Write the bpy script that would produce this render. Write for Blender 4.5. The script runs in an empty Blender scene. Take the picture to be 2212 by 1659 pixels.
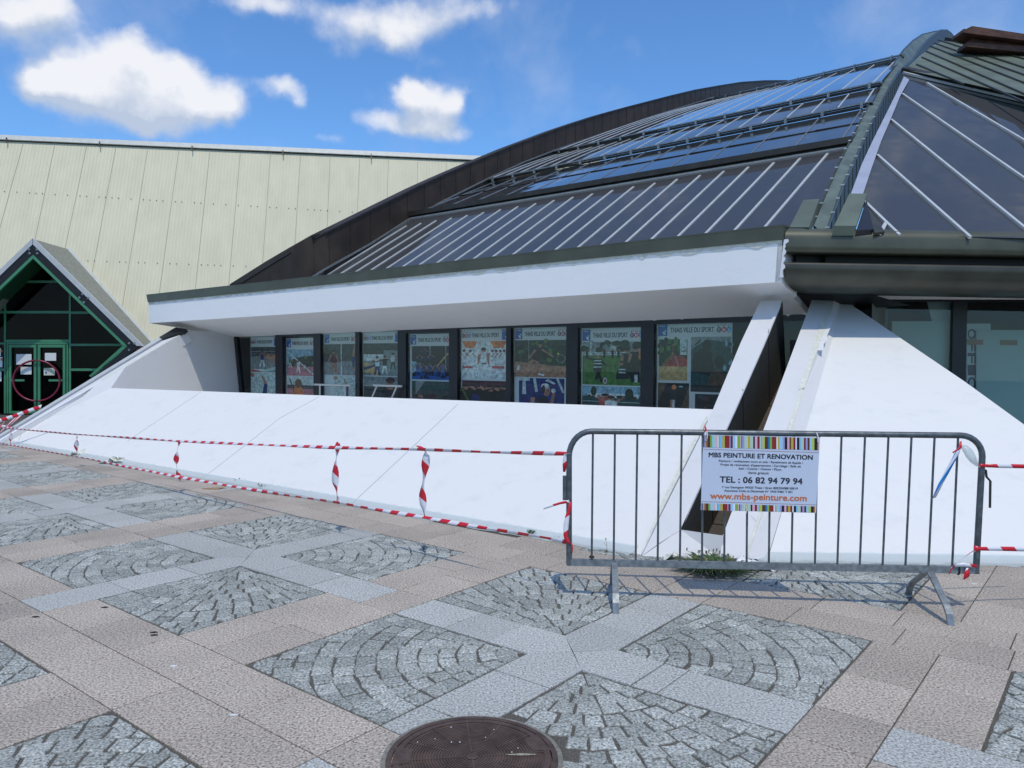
import bpy, bmesh, math, random
from mathutils import Vector, Matrix
random.seed(7)
S = bpy.context.scene
COL = S.collection
R = math.radians

# ------------------------------------------------------------------ camera
F, PITCH, ROLL, EYE = 1668.0, -0.0345, 0.0043, 1.6      # focal length in 2212-wide picture units
_f = Vector((0, math.cos(PITCH), math.sin(PITCH)))
_u = Vector((0, -math.sin(PITCH), math.cos(PITCH)))
_r = Vector((1, 0, 0))
RT = _r*math.cos(ROLL) + _u*math.sin(ROLL)
UP = _u*math.cos(ROLL) - _r*math.sin(ROLL)
FW = _f
CP = Vector((0, 0, EYE))
cam = bpy.data.cameras.new('camera'); cam.sensor_width = 36; cam.lens = F/2212*36
cam.clip_end = 2000; cam.clip_start = 0.05
co = bpy.data.objects.new('camera', cam); COL.objects.link(co)
m = Matrix((RT, UP, -FW)).transposed().to_4x4(); m.translation = CP
co.matrix_world = m
S.camera = co
S.render.resolution_x, S.render.resolution_y = 1024, 768

# ------------------------------------------------------------------ light, sky, exposure
SUN_DIR = Vector((0.06, -0.50, 1.0)).normalized()
sun = bpy.data.lights.new('sun', 'SUN'); sun.energy = 2.3; sun.angle = R(0.53); sun.color = (1, 0.93, 0.80)
so = bpy.data.objects.new('sun', sun); COL.objects.link(so)
so.rotation_euler = SUN_DIR.to_track_quat('Z', 'Y').to_euler()
so['kind'] = 'structure'
S.view_settings.view_transform = 'Standard'; S.view_settings.look = 'None'
S.view_settings.gamma = 1; S.view_settings.exposure = 0.0
S.render.engine = 'CYCLES'

world = bpy.data.worlds.new('World'); S.world = world; world.use_nodes = True
wt = world.node_tree; wt.nodes.clear()
def N(t, typ, **kw):
    n = t.nodes.new(typ)
    for k, v in kw.items(): setattr(n, k, v)
    return n
def lk(t, a, b): t.links.new(a, b)
def math_n(t, op, a, b=None, c=None, clamp=False):
    n = N(t, 'ShaderNodeMath', operation=op, use_clamp=clamp)
    for i, v in enumerate((a, b, c)):
        if v is None: continue
        if isinstance(v, (int, float)): n.inputs[i].default_value = v
        else: lk(t, v, n.inputs[i])
    return n.outputs[0]
def pix_dir(x, y):
    d = (FW + RT*((x-1106)/F) - UP*((y-829.5)/F)).normalized()
    return math.atan2(d.x, d.y), math.asin(d.z)
# cumulus clouds as puffs on the sky: azimuth, elevation (radians) and half widths
PUFFS = [(50, 25, 110, 58, 1.0), (120, 5, 60, 50, .8), (5, 45, 60, 60, .8),
         (285, 118, 90, 60, 1.3), (150, 175, 105, 62, 1.1), (230, 215, 150, 62, 1.1), (340, 200, 130, 62, 1.15),
         (440, 218, 100, 42, 1.0), (505, 195, 44, 55, .9), (320, 262, 64, 38, .9), (400, 150, 70, 34, .8), (80, 175, 56, 44, .9),
         (622, 185, 44, 32, .85), (580, 172, 42, 22, .6), (642, 215, 26, 24, .7),
         (600, 20, 130, 46, .75), (760, 60, 120, 50, .8), (900, 30, 150, 62, .95), (860, 80, 70, 38, .7), (700, 100, 60, 26, .55),
         (1010, 20, 80, 42, .6), (920, 125, 60, 24, .42), (1100, 18, 60, 36, .4), (530, 0, 90, 40, .6),
         (920, 220, 88, 54, 1.25), (830, 266, 105, 34, 1.0), (960, 280, 74, 34, 1.1), (890, 192, 46, 34, .9), (985, 210, 42, 42, 1.0),
         (715, 303, 48, 20, .7), (590, 290, 20, 10, .25), (1070, 275, 20, 10, .2)]
grp = bpy.data.node_groups.new('cloud_density', 'ShaderNodeTree')
grp.interface.new_socket('P', in_out='INPUT', socket_type='NodeSocketVector')
grp.interface.new_socket('D', in_out='OUTPUT', socket_type='NodeSocketFloat')
gi, go = N(grp, 'NodeGroupInput'), N(grp, 'NodeGroupOutput')
wn = N(grp, 'ShaderNodeTexNoise'); wn.inputs['Scale'].default_value = 13; wn.inputs['Detail'].default_value = 6; wn.inputs['Roughness'].default_value = .55
lk(grp, gi.outputs[0], wn.inputs['Vector'])
w1 = N(grp, 'ShaderNodeVectorMath', operation='SUBTRACT'); w1.inputs[1].default_value = (.5, .5, .5); lk(grp, wn.outputs['Color'], w1.inputs[0])
w2 = N(grp, 'ShaderNodeVectorMath', operation='SCALE'); w2.inputs['Scale'].default_value = .055; lk(grp, w1.outputs[0], w2.inputs[0])
w3 = N(grp, 'ShaderNodeVectorMath', operation='ADD'); lk(grp, gi.outputs[0], w3.inputs[0]); lk(grp, w2.outputs[0], w3.inputs[1])
acc = None
for (x, y, rx, ry, wgt) in PUFFS:
    az, el = pix_dir(x, y)
    a = N(grp, 'ShaderNodeVectorMath', operation='SUBTRACT'); a.inputs[1].default_value = (az, el, 0); lk(grp, w3.outputs[0], a.inputs[0])
    s = N(grp, 'ShaderNodeVectorMath', operation='MULTIPLY'); s.inputs[1].default_value = (F/rx*1.2, F/ry*1.2, 0); lk(grp, a.outputs[0], s.inputs[0])
    l = N(grp, 'ShaderNodeVectorMath', operation='DOT_PRODUCT'); lk(grp, s.outputs[0], l.inputs[0]); lk(grp, s.outputs[0], l.inputs[1])
    e = math_n(grp, 'MULTIPLY', math_n(grp, 'EXPONENT', math_n(grp, 'MULTIPLY', l.outputs['Value'], -1.1)), wgt)
    acc = e if acc is None else math_n(grp, 'ADD', acc, e)
# unseen scattered cloud, added outside the view for more neutral fill light
gn = N(grp, 'ShaderNodeTexNoise'); gn.inputs['Scale'].default_value = 2.6; gn.inputs['Detail'].default_value = 7
lk(grp, gi.outputs[0], gn.inputs['Vector'])
sx = N(grp, 'ShaderNodeSeparateXYZ'); lk(grp, gi.outputs[0], sx.inputs[0])
away = N(grp, 'ShaderNodeMapRange'); away.inputs['From Min'].default_value = .9; away.inputs['From Max'].default_value = 1.3
lk(grp, math_n(grp, 'ABSOLUTE', sx.outputs[0]), away.inputs['Value'])
high = N(grp, 'ShaderNodeMapRange'); high.inputs['From Min'].default_value = .62; high.inputs['From Max'].default_value = .8
lk(grp, sx.outputs[1], high.inputs['Value'])
aw = math_n(grp, 'MAXIMUM', away.outputs[0], high.outputs[0])
far = math_n(grp, 'MULTIPLY', math_n(grp, 'MULTIPLY', math_n(grp, 'SUBTRACT', gn.outputs['Fac'], .40), 6.0, clamp=True), aw)
acc = math_n(grp, 'ADD', acc, far)
lk(grp, acc, go.inputs[0])
tc = N(wt, 'ShaderNodeTexCoord')
sp = N(wt, 'ShaderNodeSeparateXYZ'); lk(wt, tc.outputs['Generated'], sp.inputs[0])
azn = math_n(wt, 'ARCTAN2', sp.outputs[0], sp.outputs[1]); eln = math_n(wt, 'ARCSINE', sp.outputs[2])
cb = N(wt, 'ShaderNodeCombineXYZ'); lk(wt, azn, cb.inputs[0]); lk(wt, eln, cb.inputs[1])
def dens(off):
    v = N(wt, 'ShaderNodeVectorMath', operation='ADD'); v.inputs[1].default_value = off; lk(wt, cb.outputs[0], v.inputs[0])
    g = N(wt, 'ShaderNodeGroup'); g.node_tree = grp; lk(wt, v.outputs[0], g.inputs[0]); return g.outputs[0]
d0, d1 = dens((0, 0, 0)), dens((0.004, 0.024, 0))
def fbm(sc, det, rough=.6):
    n = N(wt, 'ShaderNodeTexNoise'); n.inputs['Scale'].default_value = sc; n.inputs['Detail'].default_value = det
    n.inputs['Roughness'].default_value = rough; lk(wt, cb.outputs[0], n.inputs['Vector']); return n.outputs['Fac']
edge = fbm(22, 9, .56)
dd = math_n(wt, 'ADD', d0, math_n(wt, 'MULTIPLY', math_n(wt, 'SUBTRACT', edge, .5), 1.25))
mask = N(wt, 'ShaderNodeMapRange', interpolation_type='SMOOTHSTEP'); mask.inputs['From Min'].default_value = .36; mask.inputs['From Max'].default_value = 1.5
mask.inputs['To Max'].default_value = .94; lk(wt, dd, mask.inputs['Value'])
shade = math_n(wt, 'ADD', math_n(wt, 'MULTIPLY', math_n(wt, 'SUBTRACT', d0, d1), 1.5), math_n(wt, 'MULTIPLY', math_n(wt, 'SUBTRACT', fbm(17, 9), .5), 3.0))
shr = N(wt, 'ShaderNodeMapRange'); shr.inputs['From Min'].default_value = -.45; shr.inputs['From Max'].default_value = .80; lk(wt, shade, shr.inputs['Value'])
cc = N(wt, 'ShaderNodeMix', data_type='RGBA'); lk(wt, shr.outputs[0], cc.inputs[0])
cc.inputs[6].default_value = (4.3, 5.0, 6.2, 1); cc.inputs[7].default_value = (7.7, 7.75, 8.0, 1)
sky = N(wt, 'ShaderNodeTexSky'); sky.sky_type = 'NISHITA'; sky.sun_disc = False
sky.sun_elevation = math.asin(SUN_DIR.z); sky.sun_rotation = math.atan2(SUN_DIR.x, SUN_DIR.y)
sky.altitude = 200; sky.air_density = 1.0; sky.dust_density = .35; sky.ozone_density = 2.2
tint = N(wt, 'ShaderNodeMix', data_type='RGBA', blend_type='MULTIPLY'); tint.inputs[0].default_value = 1
lk(wt, sky.outputs[0], tint.inputs[6]); tint.inputs[7].default_value = (0.74, 1.13, 1.50, 1)
mx = N(wt, 'ShaderNodeMix', data_type='RGBA'); hz = N(wt, 'ShaderNodeMapRange'); hz.inputs['From Min'].default_value = .48; hz.inputs['From Max'].default_value = .78; hz.inputs['To Max'].default_value = .32; lk(wt, fbm(4.2, 8), hz.inputs['Value']); lk(wt, math_n(wt, 'MAXIMUM', mask.outputs[0], hz.outputs[0]), mx.inputs[0]); lk(wt, tint.outputs[2], mx.inputs[6]); lk(wt, cc.outputs[2], mx.inputs[7])
bg = N(wt, 'ShaderNodeBackground'); bg.inputs['Strength'].default_value = 0.12
lk(wt, mx.outputs[2], bg.inputs['Color'])
wo = N(wt, 'ShaderNodeOutputWorld'); lk(wt, bg.outputs[0], wo.inputs[0])

# ------------------------------------------------------------------ geometry of the place
def ray(x, y): return FW + RT*((x-1106)/F) - UP*((y-829.5)/F)
def on(x, y, n, p):
    d = ray(x, y); return CP + d*((Vector(p)-CP).dot(n)/d.dot(n))
Zv = Vector((0, 0, 1))
def gnd(x, y, z=0): return on(x, y, Zv, (0, 0, z))
def unit(a): a = R(a); return Vector((math.cos(a), math.sin(a), 0))
def onv(x, y, p, ang):                                   # vertical plane through p along azimuth ang
    return on(x, y, unit(ang-90), p)
BH, NH = unit(-37), unit(53)                             # along and into the left front
RH, MH = unit(-2.5), unit(87.5)                          # along and into the right front
A1, A2 = gnd(1395, 1200), gnd(1700, 1210)
def L(b, run, z=0): return A1 + BH*b + NH*run + Zv*z
def Rr(r, run, z=0): return A2 + RH*r + MH*run + Zv*z
def tilt(h, deg): t = R(deg); return (-h*math.sin(t) + Zv*math.cos(t))
NL, NR = tilt(NH, 30), tilt(MH, 30)
def SL(x, y, off=0): return on(x, y, NL, A1 + NL*off)
def SR(x, y, off=0): return on(x, y, NR, A2 + NR*off)

# ------------------------------------------------------------------ materials
MATS = {}
def new_mat(name):
    m = bpy.data.materials.new(name); m.use_nodes = True; MATS[name] = m
    t = m.node_tree; return m, t, t.nodes['Principled BSDF']
def solid(name, col, rough=.6, metal=0, var=.06, scale=6, bump=0, bscale=60, spec=.5, coat=0, detail=5):
    m, t, b = new_mat(name)
    b.inputs['Roughness'].default_value = rough; b.inputs['Metallic'].default_value = metal
    b.inputs['Specular IOR Level'].default_value = spec; b.inputs['Coat Weight'].default_value = coat
    tc = N(t, 'ShaderNodeTexCoord')
    n = N(t, 'ShaderNodeTexNoise'); n.inputs['Scale'].default_value = scale; n.inputs['Detail'].default_value = detail
    lk(t, tc.outputs['Object'], n.inputs['Vector'])
    r = N(t, 'ShaderNodeValToRGB'); r.color_ramp.elements[0].position = .3; r.color_ramp.elements[1].position = .7
    r.color_ramp.elements[0].color = (*[max(0, c*(1-var)) for c in col], 1)
    r.color_ramp.elements[1].color = (*[c*(1+var) for c in col], 1)
    lk(t, n.outputs['Fac'], r.inputs[0]); lk(t, r.outputs[0], b.inputs['Base Color'])
    if bump:
        n2 = N(t, 'ShaderNodeTexNoise'); n2.inputs['Scale'].default_value = bscale; n2.inputs['Detail'].default_value = 4
        lk(t, tc.outputs['Object'], n2.inputs['Vector'])
        bp = N(t, 'ShaderNodeBump'); bp.inputs['Strength'].default_value = bump; bp.inputs['Distance'].default_value = .01
        lk(t, n2.outputs['Fac'], bp.inputs['Height']); lk(t, bp.outputs[0], b.inputs['Normal'])
    return m
def granite(name, stops, scale=110, rough=.75, tintvar=.22, bump=.25, patch=.12, moss=None):
    m, t, b = new_mat(name); b.inputs['Roughness'].default_value = rough; b.inputs['Specular IOR Level'].default_value = .3
    tc = N(t, 'ShaderNodeTexCoord')
    n = N(t, 'ShaderNodeTexNoise'); n.inputs['Scale'].default_value = scale; n.inputs['Detail'].default_value = 2.5; n.inputs['Roughness'].default_value = .6
    lk(t, tc.outputs['Object'], n.inputs['Vector'])
    r = N(t, 'ShaderNodeValToRGB'); r.color_ramp.elements[0].position = stops[0][0]; r.color_ramp.elements[0].color = (*stops[0][1], 1)
    r.color_ramp.elements[1].position = stops[-1][0]; r.color_ramp.elements[1].color = (*stops[-1][1], 1)
    for p, c in stops[1:-1]:
        e = r.color_ramp.elements.new(p); e.color = (*c, 1)
    lk(t, n.outputs['Fac'], r.inputs[0])
    at = N(t, 'ShaderNodeAttribute'); at.attribute_name = 'tint'
    big = N(t, 'ShaderNodeTexNoise'); big.inputs['Scale'].default_value = 1.7; big.inputs['Detail'].default_value = 5; lk(t, tc.outputs['Object'], big.inputs['Vector'])
    v = math_n(t, 'ADD', math_n(t, 'MULTIPLY', at.outputs['Fac'], tintvar), math_n(t, 'MULTIPLY', big.outputs['Fac'], patch*4))
    v = math_n(t, 'ADD', v, 1 - tintvar/2 - patch*2)
    mm = N(t, 'ShaderNodeMix', data_type='RGBA', blend_type='MULTIPLY'); mm.inputs[0].default_value = 1
    lk(t, r.outputs[0], mm.inputs[6]); lk(t, v, mm.inputs[7])
    out = mm.outputs[2]
    if moss:
        ms = N(t, 'ShaderNodeTexNoise'); ms.inputs['Scale'].default_value = 9; ms.inputs['Detail'].default_value = 6; lk(t, tc.outputs['Object'], ms.inputs['Vector'])
        mr = N(t, 'ShaderNodeMapRange'); mr.inputs['From Min'].default_value = .5; mr.inputs['From Max'].default_value = .72; mr.inputs['To Max'].default_value = .30
        lk(t, ms.outputs['Fac'], mr.inputs['Value'])
        m2 = N(t, 'ShaderNodeMix', data_type='RGBA'); lk(t, mr.outputs[0], m2.inputs[0]); lk(t, out, m2.inputs[6]); m2.inputs[7].default_value = (*moss, 1); out = m2.outputs[2]
    lk(t, out, b.inputs['Base Color'])
    bp = N(t, 'ShaderNodeBump'); bp.inputs['Strength'].default_value = bump; bp.inputs['Distance'].default_value = .006
    nb = N(t, 'ShaderNodeTexNoise'); nb.inputs['Scale'].default_value = scale*.5; nb.inputs['Detail'].default_value = 5; lk(t, tc.outputs['Object'], nb.inputs['Vector'])
    lk(t, nb.outputs['Fac'], bp.inputs['Height']); lk(t, bp.outputs[0], b.inputs['Normal'])
    return m
granite('pink_granite', [(.36, (.15, .13, .108)), (.44, (.345, .297, .247)), (.56, (.46, .40, .335)), (.66, (.60, .54, .46))], scale=88, patch=.13, tintvar=.24, bump=.10)
granite('grey_granite', [(.36, (.18, .184, .175)), (.44, (.35, .356, .335)), (.56, (.475, .482, .455)), (.68, (.61, .62, .59))], scale=88, bump=.12, patch=.07, tintvar=.20)
granite('cobble_granite', [(.34, (.12, .127, .118)), (.45, (.27, .285, .265)), (.57, (.42, .435, .405)), (.70, (.60, .61, .58))], scale=80, rough=.85, tintvar=.42, bump=.4, patch=.10, moss=(.20, .225, .17))
granite('joint_sand', [(.35, (.065, .06, .05)), (.6, (.135, .122, .10)), (.7, (.20, .18, .15))], scale=140, patch=.15, tintvar=0)
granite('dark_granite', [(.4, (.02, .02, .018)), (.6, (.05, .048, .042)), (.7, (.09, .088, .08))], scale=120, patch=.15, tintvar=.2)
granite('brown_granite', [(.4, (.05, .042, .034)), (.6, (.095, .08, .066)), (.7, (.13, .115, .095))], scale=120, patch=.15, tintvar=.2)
solid('asphalt', (.07, .07, .072), .9, var=.3, scale=30, bump=.3)

def paint(name, col, stain, amt):
    m, t, b = new_mat(name); b.inputs['Roughness'].default_value = .75; b.inputs['Specular IOR Level'].default_value = .25
    tc = N(t, 'ShaderNodeTexCoord')
    mp = N(t, 'ShaderNodeMapping'); mp.inputs['Scale'].default_value = (1, 1, 2.2); lk(t, tc.outputs['Object'], mp.inputs[0])
    n = N(t, 'ShaderNodeTexNoise'); n.inputs['Scale'].default_value = 3.2; n.inputs['Detail'].default_value = 8; n.inputs['Roughness'].default_value = .68; n.inputs['Distortion'].default_value = .1
    lk(t, mp.outputs[0], n.inputs['Vector'])
    r = N(t, 'ShaderNodeMapRange', interpolation_type='SMOOTHSTEP'); r.inputs['From Min'].default_value = .50; r.inputs['From Max'].default_value = .74; r.inputs['To Max'].default_value = amt
    lk(t, n.outputs['Fac'], r.inputs['Value'])
    mm = N(t, 'ShaderNodeMix', data_type='RGBA'); lk(t, r.outputs[0], mm.inputs[0]); mm.inputs[6].default_value = (*col, 1); mm.inputs[7].default_value = (*stain, 1)
    lk(t, mm.outputs[2], b.inputs['Base Color'])
    bp = N(t, 'ShaderNodeBump'); bp.inputs['Strength'].default_value = .16; bp.inputs['Distance'].default_value = .01
    n2 = N(t, 'ShaderNodeTexNoise'); n2.inputs['Scale'].default_value = 26; n2.inputs['Detail'].default_value = 6; lk(t, tc.outputs['Object'], n2.inputs['Vector'])
    lk(t, n2.outputs['Fac'], bp.inputs['Height']); lk(t, bp.outputs[0], b.inputs['Normal'])
    return m
paint('white_paint', (.735, .735, .715), (.62, .63, .63), .5)
paint('old_white', (.66, .66, .66), (.58, .59, .60), .5)
paint('soffit_paint', (.84, .85, .85), (.76, .77, .78), .4)
paint('white_lifted', (.88, .88, .87), (.78, .79, .79), .4)  # same white paint, lightened to make up for weak light on the fascia
solid('seam_grey', (.34, .37, .40), .8)
solid('olive_metal', (.082, .086, .060), .38, metal=.25, var=.18, scale=2.5, bump=.03, bscale=8)
solid('olive_dark', (.055, .056, .042), .38, metal=.25, var=.25, scale=3)
solid('dark_bronze', (.034, .022, .015), .62, metal=.1, var=.4, scale=2.2, bump=.05, bscale=5)
solid('bronze_trim', (.04, .036, .03), .5, metal=.3, var=.3)
solid('patina_copper', (.125, .165, .145), .5, metal=.25, var=.3, scale=4, bump=.05)
solid('copper_roof', (.125, .155, .120), .55, metal=.2, var=.22, scale=2.2, bump=.03)
solid('rust_metal', (.10, .045, .03), .65, metal=.2, var=.4, scale=5)
solid('alu', (.62, .64, .62), .4, metal=.35, var=.08)
solid('alu_lilac', (.50, .52, .60), .35, metal=.4, var=.08, scale=3)
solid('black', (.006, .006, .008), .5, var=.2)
solid('black_frame', (.010, .011, .016), .35, var=.2)
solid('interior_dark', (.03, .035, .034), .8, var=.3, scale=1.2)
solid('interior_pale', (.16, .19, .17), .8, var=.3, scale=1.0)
def cladding():
    m, t, b = new_mat('beige_panel'); b.inputs['Roughness'].default_value = .6
    tc = N(t, 'ShaderNodeTexCoord'); mp = N(t, 'ShaderNodeMapping'); mp.inputs['Rotation'].default_value = (0, 0, -R(8.5)); lk(t, tc.outputs['Object'], mp.inputs[0])
    w = N(t, 'ShaderNodeTexWave', wave_type='BANDS', bands_direction='X'); w.inputs['Scale'].default_value = 3.2; w.inputs['Distortion'].default_value = .25; lk(t, mp.outputs[0], w.inputs['Vector'])
    mp2 = N(t, 'ShaderNodeMapping'); mp2.inputs['Scale'].default_value = (2.4, 2.4, .35); lk(t, mp.outputs[0], mp2.inputs[0])
    n = N(t, 'ShaderNodeTexNoise'); n.inputs['Scale'].default_value = 1.2; n.inputs['Detail'].default_value = 7; lk(t, mp2.outputs[0], n.inputs['Vector'])
    v = math_n(t, 'ADD', math_n(t, 'MULTIPLY', w.outputs['Fac'], .035), math_n(t, 'MULTIPLY', n.outputs['Fac'], .26)); v = math_n(t, 'ADD', v, .84)
    mm = N(t, 'ShaderNodeMix', data_type='RGBA', blend_type='MULTIPLY'); mm.inputs[0].default_value = 1; mm.inputs[6].default_value = (.635, .60, .43, 1); lk(t, v, mm.inputs[7]); lk(t, mm.outputs[2], b.inputs['Base Color'])
    bp = N(t, 'ShaderNodeBump'); bp.inputs['Strength'].default_value = .35; bp.inputs['Distance'].default_value = .02; lk(t, w.outputs['Fac'], bp.inputs['Height']); lk(t, bp.outputs[0], b.inputs['Normal'])
cladding()
solid('seam_beige', (.36, .35, .26), .7)
solid('coping', (.56, .57, .53), .5, var=.08)
solid('green_frame', (.055, .24, .125), .45, var=.10, scale=4)
solid('green_dark', (.018, .10, .045), .5, var=.1)
solid('roof_felt', (.27, .275, .225), .9, var=.25, scale=14, bump=.3)
solid('edge_metal', (.50, .52, .53), .5, var=.07)
solid('brick_red', (.30, .10, .07), .7, var=.2)
solid('crimson', (.20, .012, .045), .4, var=.1)
solid('paper', (.72, .75, .76), .8, var=.03)
solid('cream_paper', (.62, .64, .52), .8, var=.05)
solid('cream_tape', (.64, .65, .57), .7, var=.12, scale=20)
solid('galvanised', (.115, .132, .145), .42, metal=.55, var=.35, scale=22, bump=.05, detail=8)
solid('zinc', (.22, .245, .26), .45, metal=.5, var=.3, scale=30)
solid('rubber', (.012, .012, .012), .8)
solid('cast_iron', (.085, .056, .045), .72, metal=.1, var=.35, scale=14, bump=.35, bscale=180)
solid('debris', (.33, .30, .22), .9, var=.4, scale=60, bump=.5)
solid('mortar', (.20, .20, .17), .9, var=.35, scale=40, bump=.5)
solid('blade', (.07, .13, .03), .6, var=.4, scale=9)
solid('blade_dark', (.035, .075, .02), .6, var=.4, scale=9)
solid('straw', (.22, .18, .09), .8, var=.3, scale=30)
solid('cardboard', (.36, .24, .13), .9, var=.15)
solid('red_mat', (.55, .02, .03), .5); solid('white_plastic', (.78, .78, .80), .4)
solid('bin_green', (.02, .11, .06), .5, var=.1)
solid('rail_white', (.62, .64, .60), .4)
solid('brown_tape', (.28, .17, .12), .6)
solid('sign_face', (.56, .63, .76), .35, var=.02, scale=3)

def glass(name, tintc, refl=1.0, rough=.01, base=None, mixbase=0.0, bumpy=0.0):
    """Tinted pane: dark body with a mirror layer, or see-through when base is None."""
    m = bpy.data.materials.new(name); m.use_nodes = True; MATS[name] = m; t = m.node_tree; t.nodes.clear()
    o = N(t, 'ShaderNodeOutputMaterial')
    fr = N(t, 'ShaderNodeFresnel'); fr.inputs['IOR'].default_value = 1.5
    gl = N(t, 'ShaderNodeBsdfGlossy'); gl.inputs['Roughness'].default_value = rough; gl.inputs['Color'].default_value = (1, 1, 1, 1)
    if bumpy:
        tc = N(t, 'ShaderNodeTexCoord'); nn = N(t, 'ShaderNodeTexNoise'); nn.inputs['Scale'].default_value = 1.3; nn.inputs['Detail'].default_value = 2
        lk(t, tc.outputs['Object'], nn.inputs['Vector'])
        bp = N(t, 'ShaderNodeBump'); bp.inputs['Strength'].default_value = bumpy; bp.inputs['Distance'].default_value = .05
        lk(t, nn.outputs['Fac'], bp.inputs['Height']); lk(t, bp.outputs[0], gl.inputs['Normal'])
    if base is None:
        bd = N(t, 'ShaderNodeBsdfTransparent'); bd.inputs[0].default_value = (*tintc, 1)
    else:
        bd = N(t, 'ShaderNodeBsdfDiffuse'); bd.inputs[0].default_value = (*base, 1)
    mxn = N(t, 'ShaderNodeMixShader'); lk(t, math_n(t, 'MULTIPLY', fr.outputs[0], refl, clamp=True), mxn.inputs[0])
    lk(t, bd.outputs[0], mxn.inputs[1]); lk(t, gl.outputs[0], mxn.inputs[2]); lk(t, mxn.outputs[0], o.inputs[0])
    return m
glass('window_glass', (.88, .97, .95), 1.0)
glass('door_glass', (.25, .32, .30), .22)
glass('roof_glass_dark', None, .80, .04, base=(.058, .060, .064), bumpy=.12)
glass('roof_glass_blue', None, 1.5, .03, base=(.045, .055, .062), bumpy=.12)
glass('roof_glass_mid', None, 1.1, .04, base=(.05, .055, .062), bumpy=.12)

def stripes_mat(name, a, b, period, slant=.6):
    m, t, bs = new_mat(name); bs.inputs['Roughness'].default_value = .35
    uv = N(t, 'ShaderNodeUVMap'); s = N(t, 'ShaderNodeSeparateXYZ'); lk(t, uv.outputs[0], s.inputs[0])
    v = math_n(t, 'ADD', s.outputs[0], math_n(t, 'MULTIPLY', s.outputs[1], slant))
    f = math_n(t, 'FRACT', math_n(t, 'DIVIDE', v, period)); g = math_n(t, 'GREATER_THAN', f, .5)
    mm = N(t, 'ShaderNodeMix', data_type='RGBA'); lk(t, g, mm.inputs[0]); mm.inputs[6].default_value = (*a, 1); mm.inputs[7].default_value = (*b, 1)
    lk(t, mm.outputs[2], bs.inputs['Base Color']); return m
stripes_mat('hazard_tape', (.62, .014, .03), (.74, .74, .78), .2, .8)
stripes_mat('blue_ribbon', (.66, .70, .80), (.015, .22, .60), .30, 5.0)
def plastic_film():
    m, t, b = new_mat('plastic_film'); b.inputs['Base Color'].default_value = (.62, .70, .70, 1); b.inputs['Roughness'].default_value = .3; b.inputs['Alpha'].default_value = .55
plastic_film()
def col_mat(c):
    k = 'ink_%02x%02x%02x' % tuple(int(max(0, min(1, v))*255) for v in c)
    if k not in MATS:
        m, t, b = new_mat(k); b.inputs['Base Color'].default_value = (*c, 1); b.inputs['Roughness'].default_value = .5
    return k
def srgb(r, g, b):
    f = lambda v: ((v/255+.055)/1.055)**2.4 if v > 10 else v/255/12.92
    return (f(r), f(g), f(b))

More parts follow.
